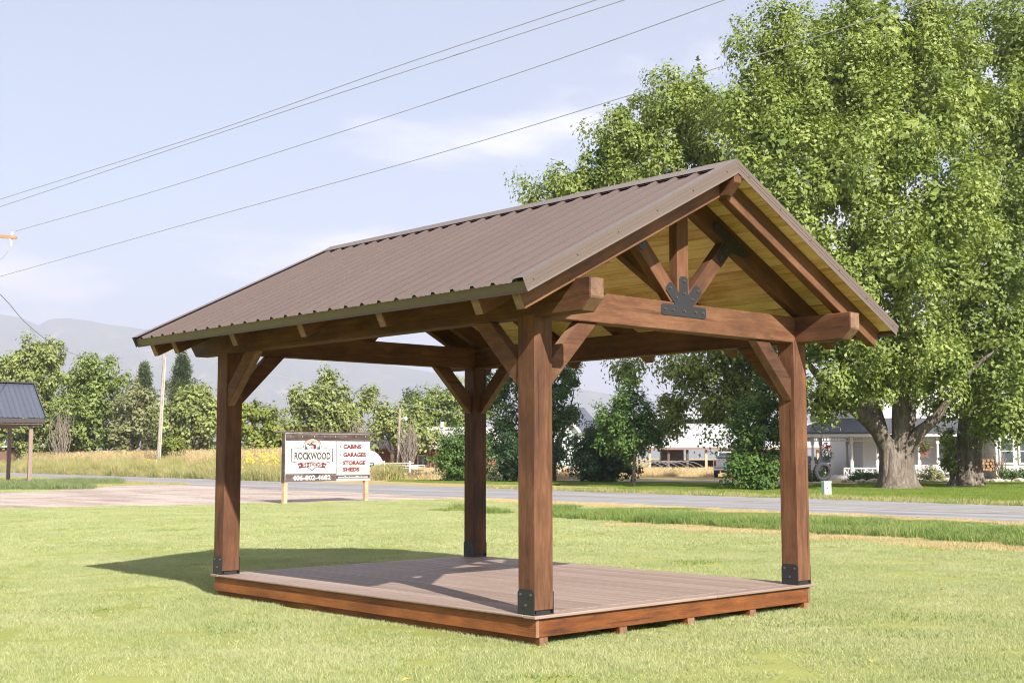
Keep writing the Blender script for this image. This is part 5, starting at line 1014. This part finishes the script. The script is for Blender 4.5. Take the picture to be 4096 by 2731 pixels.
# ---------------------------------------------------------------- white farmhouse with a porch, right
dep = 86.; m_ = dep/FPX*K; HM = frame(gd(1860*K, dep), RG, (0, 0, 1)); H = thing('porch_house', HM.translation, 'white clapboard house with a spindled porch behind the huge maple', 'house')
hx = lambda d_: (d_-1860)*m_; hz = lambda y: CAM[2]+(HZ-y)*m_
ROOFS = plain('dark_shingles', (.055, .058, .072), .8, .2, 6, bump=.3)
def siding(name, x0, x1, y, z0, z1, mat=PWHITE, step=.15, par=H):
    mb = MB(); z = z0
    while z < z1-.01:
        mb.add([(x0, y-.018, z), (x1, y-.018, z), (x1, y-.002, z+step), (x0, y-.002, z+step), (x0, y, z), (x1, y, z)], [(0, 1, 2, 3), (0, 4, 5, 1)]); z += step
    o = mb.build(name, mat, par, HM); o['kind'] = 'stuff'; return o
# porch floor, roof, posts
pz = .22; zE = hz(994)
MB().box((0, 0, -.1), (hx(2250), 6, pz)).build('porch_floor', PWHITE, H, HM)
X1 = hx(2270); ap = hx(1985)
MB().add([(-.45, -.5, zE), (X1, -.5, zE), (X1, 2.6, zE+1.05), (2.4, 2.6, zE+1.05), (-.45, 6.5, zE), (2.4, 6.5, zE+1.05), (-.45, -.5, zE-.1), (X1, -.5, zE-.1), (-.45, 6.5, zE-.1)], [(0, 1, 2, 3), (0, 3, 5, 4), (6, 7, 1, 0), (8, 6, 0, 4)]).build('porch_roof', ROOFS, H, HM)
MB().box((-.42, -.47, zE-.28), (X1, -.38, zE-.03)).build('fascia', PWHITE, H, HM); MB().box((-.42, -.37, zE-.28), (-.33, 6.4, zE-.03)).build('fascia', PWHITE, H, HM)
MB().box((-.3, -.3, zE-.30), (X1, 6, zE-.29)).build('porch_ceiling', PWHITE, H, HM)
zf0, zf1 = hz(1012), zE-.30
def post(x, y):
    mb = MB().box((x-.11, y-.11, pz), (x+.11, y+.11, pz+1.0)).tube([(x, y, pz+1.0), (x, y, pz+1.08), (x, y, pz+1.2), (x, y, zf0-.35), (x, y, zf0-.25)], [.11, .075, .1, .075, .11], 10).box((x-.11, y-.11, zf0-.25), (x+.11, y+.11, zE-.28)); mb.build('porch_post', PWHITE, H, HM)
for d_ in (1864, 1953, 2012, 2107, 2150, 2238): post(hx(d_), .05)
for x, y in ((hx(1864), 3.0), (hx(1864), 5.9), (hx(1930), 5.9), (hx(1995), 5.9)): post(x, y)
MB().box((-.05, .01, zf0-.06), (hx(2240), .09, zf0)).build('frieze_rail', PWHITE, H, HM); sp0 = None
x = .12
while x < hx(2240):
    Mx = HM @ Matrix.Translation((x, .05, zf0)); sp0 = MB().box((-.025, -.025, 0), (.025, .025, zf1-zf0)).build('spindle', PWHITE, H, Mx) if sp0 is None else inst(sp0, 'spindle', H, Mx); x += .19
y = .3
MB().box((-.03, .05, zf0-.06), (.05, 5.9, zf0)).build('frieze_rail', PWHITE, H, HM)
while y < 5.8: inst(sp0, 'spindle', H, HM @ Matrix.Translation((.01, y, zf0))); y += .25
rz0, rz1 = hz(1097), hz(1074)
for a, b in ((1930, 1953), (1953, 2012), (2012, 2107), (2107, 2150), (2150, 2238)):
    xa, xb = hx(a)+.12, hx(b)-.12; rl = MB().box((xa, 0, rz1-.09), (xb, .1, rz1)).box((xa, .01, rz0), (xb, .09, rz0+.08)).build('rail', PWHITE, H, HM)
    n_ = max(1, int((xb-xa)/.52)); w_ = (xb-xa)/n_
    for k in range(n_):
        X = xa+k*w_; p = MB().bar((X+.03, .05, rz0+.07), (X+.03, .05, rz1-.08), .05, .07).bar((X+.03, .05, rz1-.1), (X+w_-.02, .05, rz0+.09), .04, .08)
        p.bar((X+w_*.35, .05, rz0+.08), (X+w_*.35, .05, rz0+.3), .04, .05).bar((X+w_*.68, .05, rz1-.1), (X+w_*.68, .05, rz1-.32), .04, .05); p.build('rail_fretwork', PWHITE, rl, HM)
MB().box((hx(1925), -.12, -.1), (hx(2240), -.02, rz0-.06)).build('porch_skirt', PWHITE, H, HM)
# walls
BW_ = hx(2005)
MB().box((BW_+.03, 2.65, 0), (22, 12, 6.1)).build('wall', PWHITE, H, HM); siding('siding', BW_, X1, 2.64, pz, zE-.3)
MB().box((BW_-.05, 2.58, pz), (BW_+.12, 2.75, zE-.3)).build('corner_board', PWHITE, H, HM)
for a, b, z0_, z1_ in ((2070, 2087, 1065, 1018), (2190, 2206, 1068, 1020)):
    f_ = MB().box((hx(a)-.12, 2.5, hz(z0_)-.12), (hx(b)+.12, 2.6, hz(z1_)+.12)).build('window', PWHITE, H, HM); MB().box((hx(a), 2.47, hz(z0_)), (hx(b), 2.51, hz(z1_))).build('pane', GLASS, f_, HM); MB().box((hx(a), 2.45, hz((z0_+z1_)/2)-.03), (hx(b), 2.469, hz((z0_+z1_)/2)+.03)).build('sash_bar', PWHITE, f_, HM)
# upper storey gable roof, mostly hidden by the maples
for s in (-1, 1): MB().add([(12.5, 2, 9.6), (12.5, 12.5, 9.6), (12.5+s*9, 12.5, 5.7), (12.5+s*9, 2, 5.7), (12.5, 2, 9.8), (12.5, 12.5, 9.8), (12.5+s*9, 12.5, 5.9), (12.5+s*9, 2, 5.9)], [(0,3,2,1),(4,5,6,7),(0,1,5,4),(1,2,6,5),(2,3,7,6),(3,0,4,7)]).build('roof', ROOFS, H, HM)
MB().prism([(4.6, 6.1), (20.4, 6.1), (12.5, 9.5)], 2.65, 2.8).build('gable_wall', PWHITE, H, HM)
# right wing, in the sun
WX = hx(2268); MB().box((WX+.03, -1.1, 0), (WX+8, 2.6, 3.6)).build('wing_wall', PWHITE, H, HM); siding('siding', WX, WX+8, -1.12, .1, 3.6)
MB().add([(WX-.4, -1.6, 3.6), (WX+8, -1.6, 3.6), (WX+8, 1.5, 5.0), (WX-.4, 1.5, 5.0), (WX-.4, -1.6, 3.45), (WX+8, -1.6, 3.45)], [(0, 1, 2, 3), (4, 5, 1, 0)]).build('wing_roof', ROOFS, H, HM)
for d_ in (2292, 2335):
    a = hx(d_); f_ = MB().box((a-.5, -1.25, 1.0), (a+.5, -1.13, 2.7)).build('window', PWHITE, H, HM); MB().box((a-.38, -1.27, 1.12), (a+.38, -1.251, 2.58)).build('pane', GLASS, f_, HM); MB().box((a-.38, -1.285, 1.83), (a+.38, -1.271, 1.9)).build('sash_bar', PWHITE, f_, HM)
# things on and around the porch
RUST = plain('rusty_tin', (.12, .06, .045), .7, .2, 9)
def star(R1, R2): return [((R1 if k % 2 == 0 else R2)*math.sin(math.pi*k/5), (R1 if k % 2 == 0 else R2)*math.cos(math.pi*k/5)) for k in range(10)]
cS = at(2123*K, 1040*K, 84); t = thing('star_planter', cS, 'rusty star shaped planter with red flowers, on the porch between the maples', 'planter'); MF = frame(cS, RG, (0, 0, 1))
MB().prism(star(.52, .22), -.05, .08).build('star', RUST, t, MF)
REDF = leaf_mat('red_petals', (.35, .02, .02), (.50, .03, .03), (.62, .07, .05), .2); rng_ = np.random.RandomState(2)
def puff(name, c, r_, n_, size, mat, par, seed, flat=.7):
    g_ = np.random.RandomState(seed); d_ = g_.normal(0, 1, (n_, 3)); d_ /= np.linalg.norm(d_, axis=1)[:, None]; C_ = d_*g_.uniform(.5, 1, (n_, 1))*r_*np.array([1, 1, flat]); V_ = leaf_cloud(g_, C_, d_, size); return mesh_np(name, V_, np.arange(len(V_)).reshape(-1, 4), mat, par, Matrix.Translation(c))
puff('foliage', cS+Vector((0, 0, .45)), .55, 260, .14, L_MID, t, 3); puff('flowers', cS+Vector((0, 0, .5))-FG*.15, .62, 34, .15, REDF, t, 4)
o = MB().prism(star(.3, .13), -.02, .03).build('wall_star', plain('blue_tin', (.04, .05, .08), .6, .1), None, frame(at(2219.5*K, 1038*K, 85.5), RG, (0, 0, 1))); tag(o, 'dark blue tin star hung on the porch wall behind the right maple', 'star')
t = thing('hanging_basket', at(1898*K, 1026*K, 85.5), 'hanging basket of red flowers under the left corner of the porch', 'flower basket'); c_ = WM[t].translation
puff('flowers', c_+Vector((0, 0, .1)), .42, 80, .15, REDF, t, 5); puff('foliage', c_-Vector((0, 0, .5)), .5, 160, .16, L_MID, t, 6, 1.1); MB().tube([c_, Vector((c_.x, c_.y, HM.translation.z+zE-.3))], .012, 4).build('hook', BLACK, t)
t = thing('wind_chime', at(1997*K+40, 1028*K, 85.6), 'dark wind chime hanging against the porch wall', 'wind chime'); c_ = WM[t].translation
for k in (-.09, 0, .09): MB().tube([c_+RG*k+Vector((0, 0, .2)), c_+RG*k-Vector((0, 0, .35))], .03, 6).build('tube', BLACK, t)
MB().prism([(-.13, 0), (0, -.16), (.13, 0), (0, .16)], -.01, .01).build('sail', BLACK, t, frame(c_-Vector((0, 0, .62)), RG, (0, 0, 1))); MB().tube([c_-Vector((0, 0, .5)), c_+Vector((0, 0, 1.0))], .008, 4).build('cord', BLACK, t)
t = thing('firewood_stack', at(2262*K, 1081*K, 84.6), 'stack of split firewood with orange ends on the porch by the right maple', 'firewood'); MF = frame(WM[t].translation, RG, (0, 0, 1)); r = random.Random(3); lg = None
for i in range(7):
    for j in range(4):
        M = MF @ Matrix.Translation((i*.24-.8+(j % 2)*.12+r.uniform(-.03, .03), r.uniform(-.08, .08), j*.2+.1+r.uniform(-.02, .02))) @ Matrix.Diagonal((r.uniform(.7, 1.1), 1, r.uniform(.75, 1.05), 1)); lg = MB().tube([(0, 0, 0), (0, .5, 0)], .118, 7).build('log', OR, t, M) if lg is None else inst(lg, 'log', t, M)
CUSH = plain('striped_cushion', (.52, .45, .42), .85, .15, 14); t = thing('porch_bench', at(2150*K, 1078*K, 85.2), 'low porch seat with pale cushions behind the railing', 'bench'); MF = frame(WM[t].translation, RG, (0, 0, 1))
MB().box((-1.6, 0, -.3), (1.9, .6, -.1)).build('seat', PWHITE, t, MF, .02); cu = None
for x in (-1.2, -.6, .1, 1.2):
    M = MF @ Matrix.Translation((x, .35, .12)); cu = MB().box((-.27, -.1, -.2), (.27, .1, .2)).build('cushion', CUSH, t, M, .08) if cu is None else inst(cu, 'cushion', t, M)
# bed of low plants and stones along the porch
ROCK = plain('field_stone', (.34, .28, .25), .9, .25, 6, bump=.6); r = random.Random(12); rocks = []
def rock_mesh(seed):
    bm = bmesh.new(); bmesh.ops.create_icosphere(bm, subdivisions=1, radius=.5); r2 = random.Random(seed)
    for v in bm.verts: v.co *= r2.uniform(.75, 1.15); v.co.z *= .62
    me = bpy.data.meshes.new('rock'); bm.to_mesh(me); bm.free(); me.materials.append(ROCK); return me
rms = [rock_mesh(k) for k in range(4)]; cnt_ = {}; ORD = ('first', 'second', 'third', 'fourth', 'fifth', 'sixth', 'seventh')
i = 0
for d_ in [1935, 1948, 1963, 1976, 1990, 2003, 2016, 2120, 2134, 2150, 2165, 2262, 2276, 2290, 2305, 2320, 2336]:
    s = r.uniform(.3, .62); b = gd(d_*K, 74+r.uniform(-.5, .5)); o = bpy.data.objects.new('garden_rock', rms[i % 4]); i += 1
    link(o, None, Matrix.Translation((b.x, b.y, s*.16)) @ Matrix.Rotation(r.uniform(0, 6), 4, 'Z') @ Matrix.Diagonal((s*1.3, s, s, 1))); wh = 'left of the huge maple' if d_ < 2040 else ('between the two maple trunks' if d_ < 2200 else 'right of the pale trunk'); cnt_[wh] = cnt_.get(wh, 0)+1; tag(o, ORD[cnt_[wh]-1]+' edging stone from the left, '+wh, 'rock', 'edging stones of the porch bed')
GS = 'low plants in the porch bed'
for k, (d_, y_, r_, lab) in enumerate(((1866, 1098, 9, 'low green plant right behind the tire swing'), (1966, 1100, 8, 'low clump of perennials under the porch railing, left one'), (1988, 1101, 8, 'middle clump of perennials under the porch railing'), (2010, 1100, 7, 'clump of perennials just left of the huge maple trunk'), (2142, 1093, 13, 'rounded grey green bush between the two maple trunks'), (2330, 1092, 12, 'leafy rose bush against the sunlit right wing'))):
    tree('garden_bush', lab, gd(d_*K, 76), dblobs([(d_, y_, r_), (d_-r_*1.3, y_+3, r_*.75), (d_+r_*1.3, y_+2, r_*.75)], 76), L_MID if k != 4 else L_OLIVE, 80+k, .03, 3.0, 14, .32, .13, GS, .2, 'bush', limbs=False)
tree('climbing_vine', 'bright green suckers growing up the left side of the pale maple trunk', gd(2178*K, 63), dblobs([(2180, 1060, 9), (2176, 1040, 9), (2184, 1080, 8), (2178, 1020, 8), (2172, 1000, 9)], 63), L_MAPLE2, 91, .03, 3.0, 14, .28, .13, None, .3, 'vine', limbs=False)
# ---------------------------------------------------------------- vehicles
CARW = G('white_car_paint').bsdf((.72, .72, .72), .25, spec=.6); CARB = G('blue_grey_paint').bsdf((.10, .13, .19), .25, spec=.6); CHROME = plain('chrome', (.6, .6, .6), .2, .05, 3, .5, 1.0); TAIL = plain('tail_light_red', (.5, .02, .02), .2, .05, 4)
def pickup():
    b = gd(1668*K, 93); M = frame(b, RG*.985-FG*.17, (0, 0, 1)); t = thing('pickup_truck', b, 'white pickup seen from behind, half hidden by the big shrub', 'truck')
    B = lambda mb, n, m_, bev=.02, par=t: mb.build(n, m_, par, M, bev)
    B(MB().prism([(0, .62), (2.2, .62), (2.2, 1.32), (0, 1.32)], -.95, .95), 'dummy', CARW) if False else None
    B(MB().box((-.95, .12, .62), (.95, 5.4, 1.12)), 'body', CARW, .05)
    for s in (-1, 1): B(MB().box((s*.97-.06, .1, .62), (s*.97+.06, 2.3, 1.36)), 'bed_side', CARW, .04); B(MB().box((s*.9-.07, .06, .86), (s*.9+.07, .11, 1.22)), 'tail_light', TAIL, .01)
    tg = B(MB().box((-.82, .02, .72), (.82, .1, 1.36)), 'tailgate', CARW, .03); B(MB().box((-.75, -.005, .80), (.75, .018, .98)), 'tailgate_panel', CARW, .008, tg); B(MB().box((-.13, -.02, 1.1), (.13, .0, 1.17)), 'handle', BLACK, .005, tg)
    bm_ = B(MB().box((-1.0, -.14, .5), (1.0, .06, .66)), 'bumper', CHROME, .04); B(MB().box((-.2, -.15, .52), (.2, -.141, .64)), 'licence_plate', WHITE, .002, bm_)
    B(MB().add([(-.82, 2.3, 1.12), (.82, 2.3, 1.12), (.82, 4.2, 1.12), (-.82, 4.2, 1.12), (-.68, 2.55, 1.92), (.68, 2.55, 1.92), (.68, 3.7, 1.92), (-.68, 3.7, 1.92)], [(0,3,2,1),(4,5,6,7),(0,1,5,4),(1,2,6,5),(2,3,7,6),(3,0,4,7)]), 'cab', CARW, .06)
    B(MB().add([(-.66, 2.34, 1.34), (.66, 2.34, 1.34), (.58, 2.50, 1.82), (-.58, 2.50, 1.82)], [(0, 1, 2, 3)]), 'rear_window', GLASS, 0)
    B(MB().box((-.85, .2, 1.36), (.85, 2.2, 1.62)), 'bed_load', plain('tarp_grey', (.40, .37, .34), .8, .2, 3), .12)
    for s in (-1, 1):
        for y in (.95, 4.4):
            w = B(MB().tube([(s*.98-.24*(s > 0), y, .38), (s*.98+.24*(s < 0), y, .38)], .38, 20), 'wheel', RUB, .02); B(MB().tube([(s*.985, y, .38), (s*1.0, y, .38)], .2, 14), 'rim', CHROME, 0, w)
    B(MB().box((-.8, .05, .3), (-.55, .25, .6)), 'mud_flap', BLACK); B(MB().box((-.5, .3, .36), (.6, 1.6, .5)), 'chassis', DARKWOOD)
pickup()
def suv(label, u, depth, paint, yaw, name='parked_car'):
    b = gd(u, depth); M = frame(b, RG*math.cos(yaw)+FG*math.sin(yaw), (0, 0, 1)); t = thing(name, b, label, 'car'); B = lambda mb, n, m_, bev=.02, par=t: mb.build(n, m_, par, M, bev)
    B(MB().prism([(-2.2, .35), (2.2, .35), (2.25, .75), (1.9, .98), (-2.15, 1.05), (-2.25, .7)], -.9, .9), 'body', paint, .06)
    B(MB().prism([(-2.1, 1.04), (1.1, 1.0), (.55, 1.55), (-1.75, 1.62)], -.76, .76), 'cabin', paint, .08)
    for s in (-1, 1): B(MB().prism([(-1.95, 1.08), (.95, 1.05), (.5, 1.48), (-1.65, 1.53)], s*.77-.006, s*.77+.006), 'side_window', GLASS, 0)
    B(MB().add([(-2.11, -.68, 1.1), (-2.11, .68, 1.1), (-1.83, .6, 1.56), (-1.83, -.6, 1.56)], [(0, 1, 2, 3)]), 'rear_window', GLASS, 0)
    for s in (-1, 1):
        B(MB().box((-2.27, s*.72-.12, .78), (-2.2, s*.72+.12, .98)), 'tail_light', TAIL, .01)
        for x in (-1.35, 1.35):
            w = B(MB().tube([(x, s*.9-.11, .33), (x, s*.9+.11, .33)], .33, 18), 'wheel', RUB, .02); B(MB().tube([(x, s*1.005, .33), (x, s*1.02, .33)], .2, 12), 'rim', CHROME, 0, w)
suv('white SUV parked beyond the porch corner, above the tire swing', 1925*K, 102, CARW, R_(40)); suv('blue grey car at the far left corner of the porch', 1845*K, 96, CARB, R_(60))
# ---------------------------------------------------------------- rough grass across the road
rg = np.random.RandomState(77)
bank_z = lambda n: float(np.interp(n, [34.4, 37, 41, 60, 78], [0, .3, .75, .8, 0]))
steps = [34.4, 35.5, 37, 39, 41, 50, 60, 70, 78]; mbk = MB(); s_at = lambda n, k: 2.13*n + k*7; e_ = lambda k: 0. if k in (0, 14) else (.5 if k == 1 else 1.)
for a_, b_ in zip(steps[:-1], steps[1:]):
    for k in range(14): mbk.add([rd(n_, s_at(n_, q_), bank_z(n_)*e_(q_)+.003) for n_, q_ in ((a_, k), (b_, k), (b_, k+1), (a_, k+1))], [(0, 1, 2, 3)])
struct(mbk.build('grass_bank', FIELD))
def lift(P): return [(p[0], p[1], bank_z(NX*pcam(p)[0]+NY*pcam(p)[1])*.9) for p in P]
bk = blade_patch('bank_clump', rg, 460, .7, .3, .95, .022, B_BANK, .6); pk = lift(cells(34.7, 42, 69, 160, .8, 21, lambda n, s, X, Y: X/Y < -.178, 190.))
scatter('bank_grass', 'green rank grass bank along the far side of the road, left', bk, pk, rg.uniform(.35, 1.2, len(pk))*(1+.35*np.sin(np.arange(len(pk))*.37)), 21)
sk = blade_patch('straw_clump', rg, 300, .7, .55, 1.15, .016, B_STRAW, .35, 120, B_STRAW); pk = lift(cells(40, 56, 71, 170, .95, 22, lambda n, s, X, Y: X/Y < -.178, 200.))
scatter('straw_grass', 'tall straw coloured seeding grass behind the green bank, left', sk, pk, rg.uniform(.6, 1.35, len(pk)), 22)
fs_ = blade_patch('meadow_clump', rg, 300, .7, .15, .42, .02, B_STRAW, .5, 60, B_STRAW); pk = cells(37, 110, 25, 150, 1.25, 23, lambda n, s, X, Y: Y > (84 if X < 7 else 99) and X/Y > -.19 and X < 22, 140.)
scatter('meadow_grass', 'dry golden meadow grass around fence, frames and arena', fs_, pk, rg.uniform(.5, 1.2, len(pk)), 23)
wk = blade_patch('weed_clump', rg, 360, .6, .15, .5, .018, B_WEED, .5)
pk = [tuple(gp(u, v)) for u, v in [(rg.uniform(-60, 330), rg.uniform(1934, 1958)) for _ in range(170)]] + [tuple(gp(u, v)) for u, v in [(rg.uniform(200, 470), rg.uniform(1928, 1942)) for _ in range(60)]]
scatter('shelter_weeds', 'grey green weeds around the foot of the shelter', wk, pk, rg.uniform(.35, .85, len(pk)), 24)
gk = blade_patch('island_clump', rg, 700, .6, .04, .14, .014, B_BANK, .6); pk = cells(19, 25.4, 60, 130, .9, 25, lambda n, s, X, Y: not inpoly(cg(X, Y), gvp) and X < -18, 170.)
scatter('island_grass', 'short rough grass between gravel and road near the shelter', gk, pk, rg.uniform(.6, 1.2, len(pk)), 25)
hk = blade_patch('house_lawn_clump', rg, 1500, .7, .03, .085, .012, B_HL, .6); pk = cells(34.9, 72, 5, 46, 1.2, 26, ymax=90.) + [tuple(gd(u, y)) for u, y in [(rg.uniform(1600, 3150), rg.uniform(57, 82)) for _ in range(800)] if inpoly(gd(u, y), [gd(1560, 79), gd(2250, 66.5), gd(3100, 55), gd(3100, 68), gd(2250, 78), gd(1560, 84)])]
scatter('house_lawn_grass', 'mown grass of the house lawn across the road', hk, pk, rg.uniform(.7, 1.3, len(pk)), 26)
pk = cells(34.3, 35.0, 5, 52, .5, 27, ymax=90.); scatter('far_verge_grass', 'ragged grass tufts on the far road edge before the house', blade_patch('verge_clump', rg, 220, .4, .06, .24, .014, B_BANK, .6), pk, rg.uniform(.4, 1.1, len(pk)), 27)
FL = plain('yellow_petals', (.70, .42, .02), .7, .1, 5); V_, F_ = [], []
for k in range(120):
    u, y = rg.choice([985, 1010, 1050, 1075, 1095, 1112])+rg.normal(0, 11), rg.uniform(84, 93); b = gd(u, y, abs(rg.normal(1.15, .3))+.2); s = rg.uniform(.035, .075); j = len(V_); V_ += [tuple(b-RG*s), tuple(b+Vector((0, 0, s))), tuple(b+RG*s), tuple(b-Vector((0, 0, s)))]; F_.append((j, j+1, j+2, j+3))
for k in range(40):
    u, y = rg.uniform(590, 740), rg.uniform(108, 112); b = gd(u, y, rg.uniform(.9, 1.4)); s = rg.uniform(.05, .09); j = len(V_); V_ += [tuple(b-RG*s), tuple(b+Vector((0, 0, s))), tuple(b+RG*s), tuple(b-Vector((0, 0, s)))]; F_.append((j, j+1, j+2, j+3))
tag(mesh_np('wildflowers', V_, F_, FL), 'yellow wildflowers in the weeds left of the sign', 'flowers', kind='stuff')
wp = [tuple(gd(u, y)) for u, y in [(rg.uniform(930, 1140), rg.uniform(84, 95)) for _ in range(110)]] + [tuple(gd(u, y)) for u, y in [(rg.uniform(1490, 1590), rg.uniform(84, 92)) for _ in range(45)]]
scatter('roadside_weeds', 'tall leafy weeds beside the mailbox and left of the sign', blade_patch('tall_weed_clump', rg, 330, .6, .4, 1.25, .03, B_BANK, .45), wp, rg.uniform(.6, 1.05, len(wp)), 28)
# fallen leaves on the lawn
YL = plain('yellow_leaf', (.62, .40, .05), .7, .2, 20)
for k, (u, v, lab) in enumerate(((1626, 2718, 'yellow fallen leaf on the grass at the bottom, below the deck'), (3480, 2645, 'orange brown fallen leaf on the grass, lower right'), (3763, 2357, 'pale fallen leaf on the lawn right of the deck'), (372, 2068, 'yellow dandelion near the gravel, far left'), (456, 2030, 'yellow dandelion at the gravel edge left of the posts'))):
    p = gp(u, v, .05); o = MB().add([(-.035, 0, 0), (0, -.02, .012), (.035, 0, .004), (0, .022, .014)], [(0, 1, 2), (0, 2, 3)]).build('fallen_leaf' if k < 3 else 'dandelion', YL, None, Matrix.Translation(p) @ Matrix.Rotation(k*1.3, 4, 'Z')); tag(o, lab, 'leaf' if k < 3 else 'flower')
b = at(1603*K, 138*K, 60); BIRD = plain('dark_feathers', (.03, .028, .025), .8, .2); t = thing('bird', b, 'small dark bird flying against the sky left of the maples', 'bird')
MB().tube([b-RG*.14, b-RG*.05, b+RG*.06, b+RG*.13], [.012, .05, .045, .015], 8).build('body', BIRD, t, smooth=True)
for s in (-1, 1): MB().add([b-RG*.04, b+RG*.05, b+RG*.02+Vector((0, 0, .2))+FG*s*.1, b-RG*.08+Vector((0, 0, .13))+FG*s*.06], [(0, 1, 2, 3)]).build('wing', BIRD, t)
# ---------------------------------------------------------------- smoky summer air
HAZE_D = 2.2e-4
g = G('haze_air'); pv = g.n('ShaderNodeVolumePrincipled', {'Color': (.62, .66, .82), 'Density': HAZE_D, 'Anisotropy': .25}); g.t.links.new(pv.outputs[0], g.out.inputs[1])
hz_o = MB().box((-14500, -14500, -6), (14500, 14500, 1010)).build('haze', g.m); tag(hz_o, 'pale blue smoky haze over the valley', 'haze', kind='stuff')
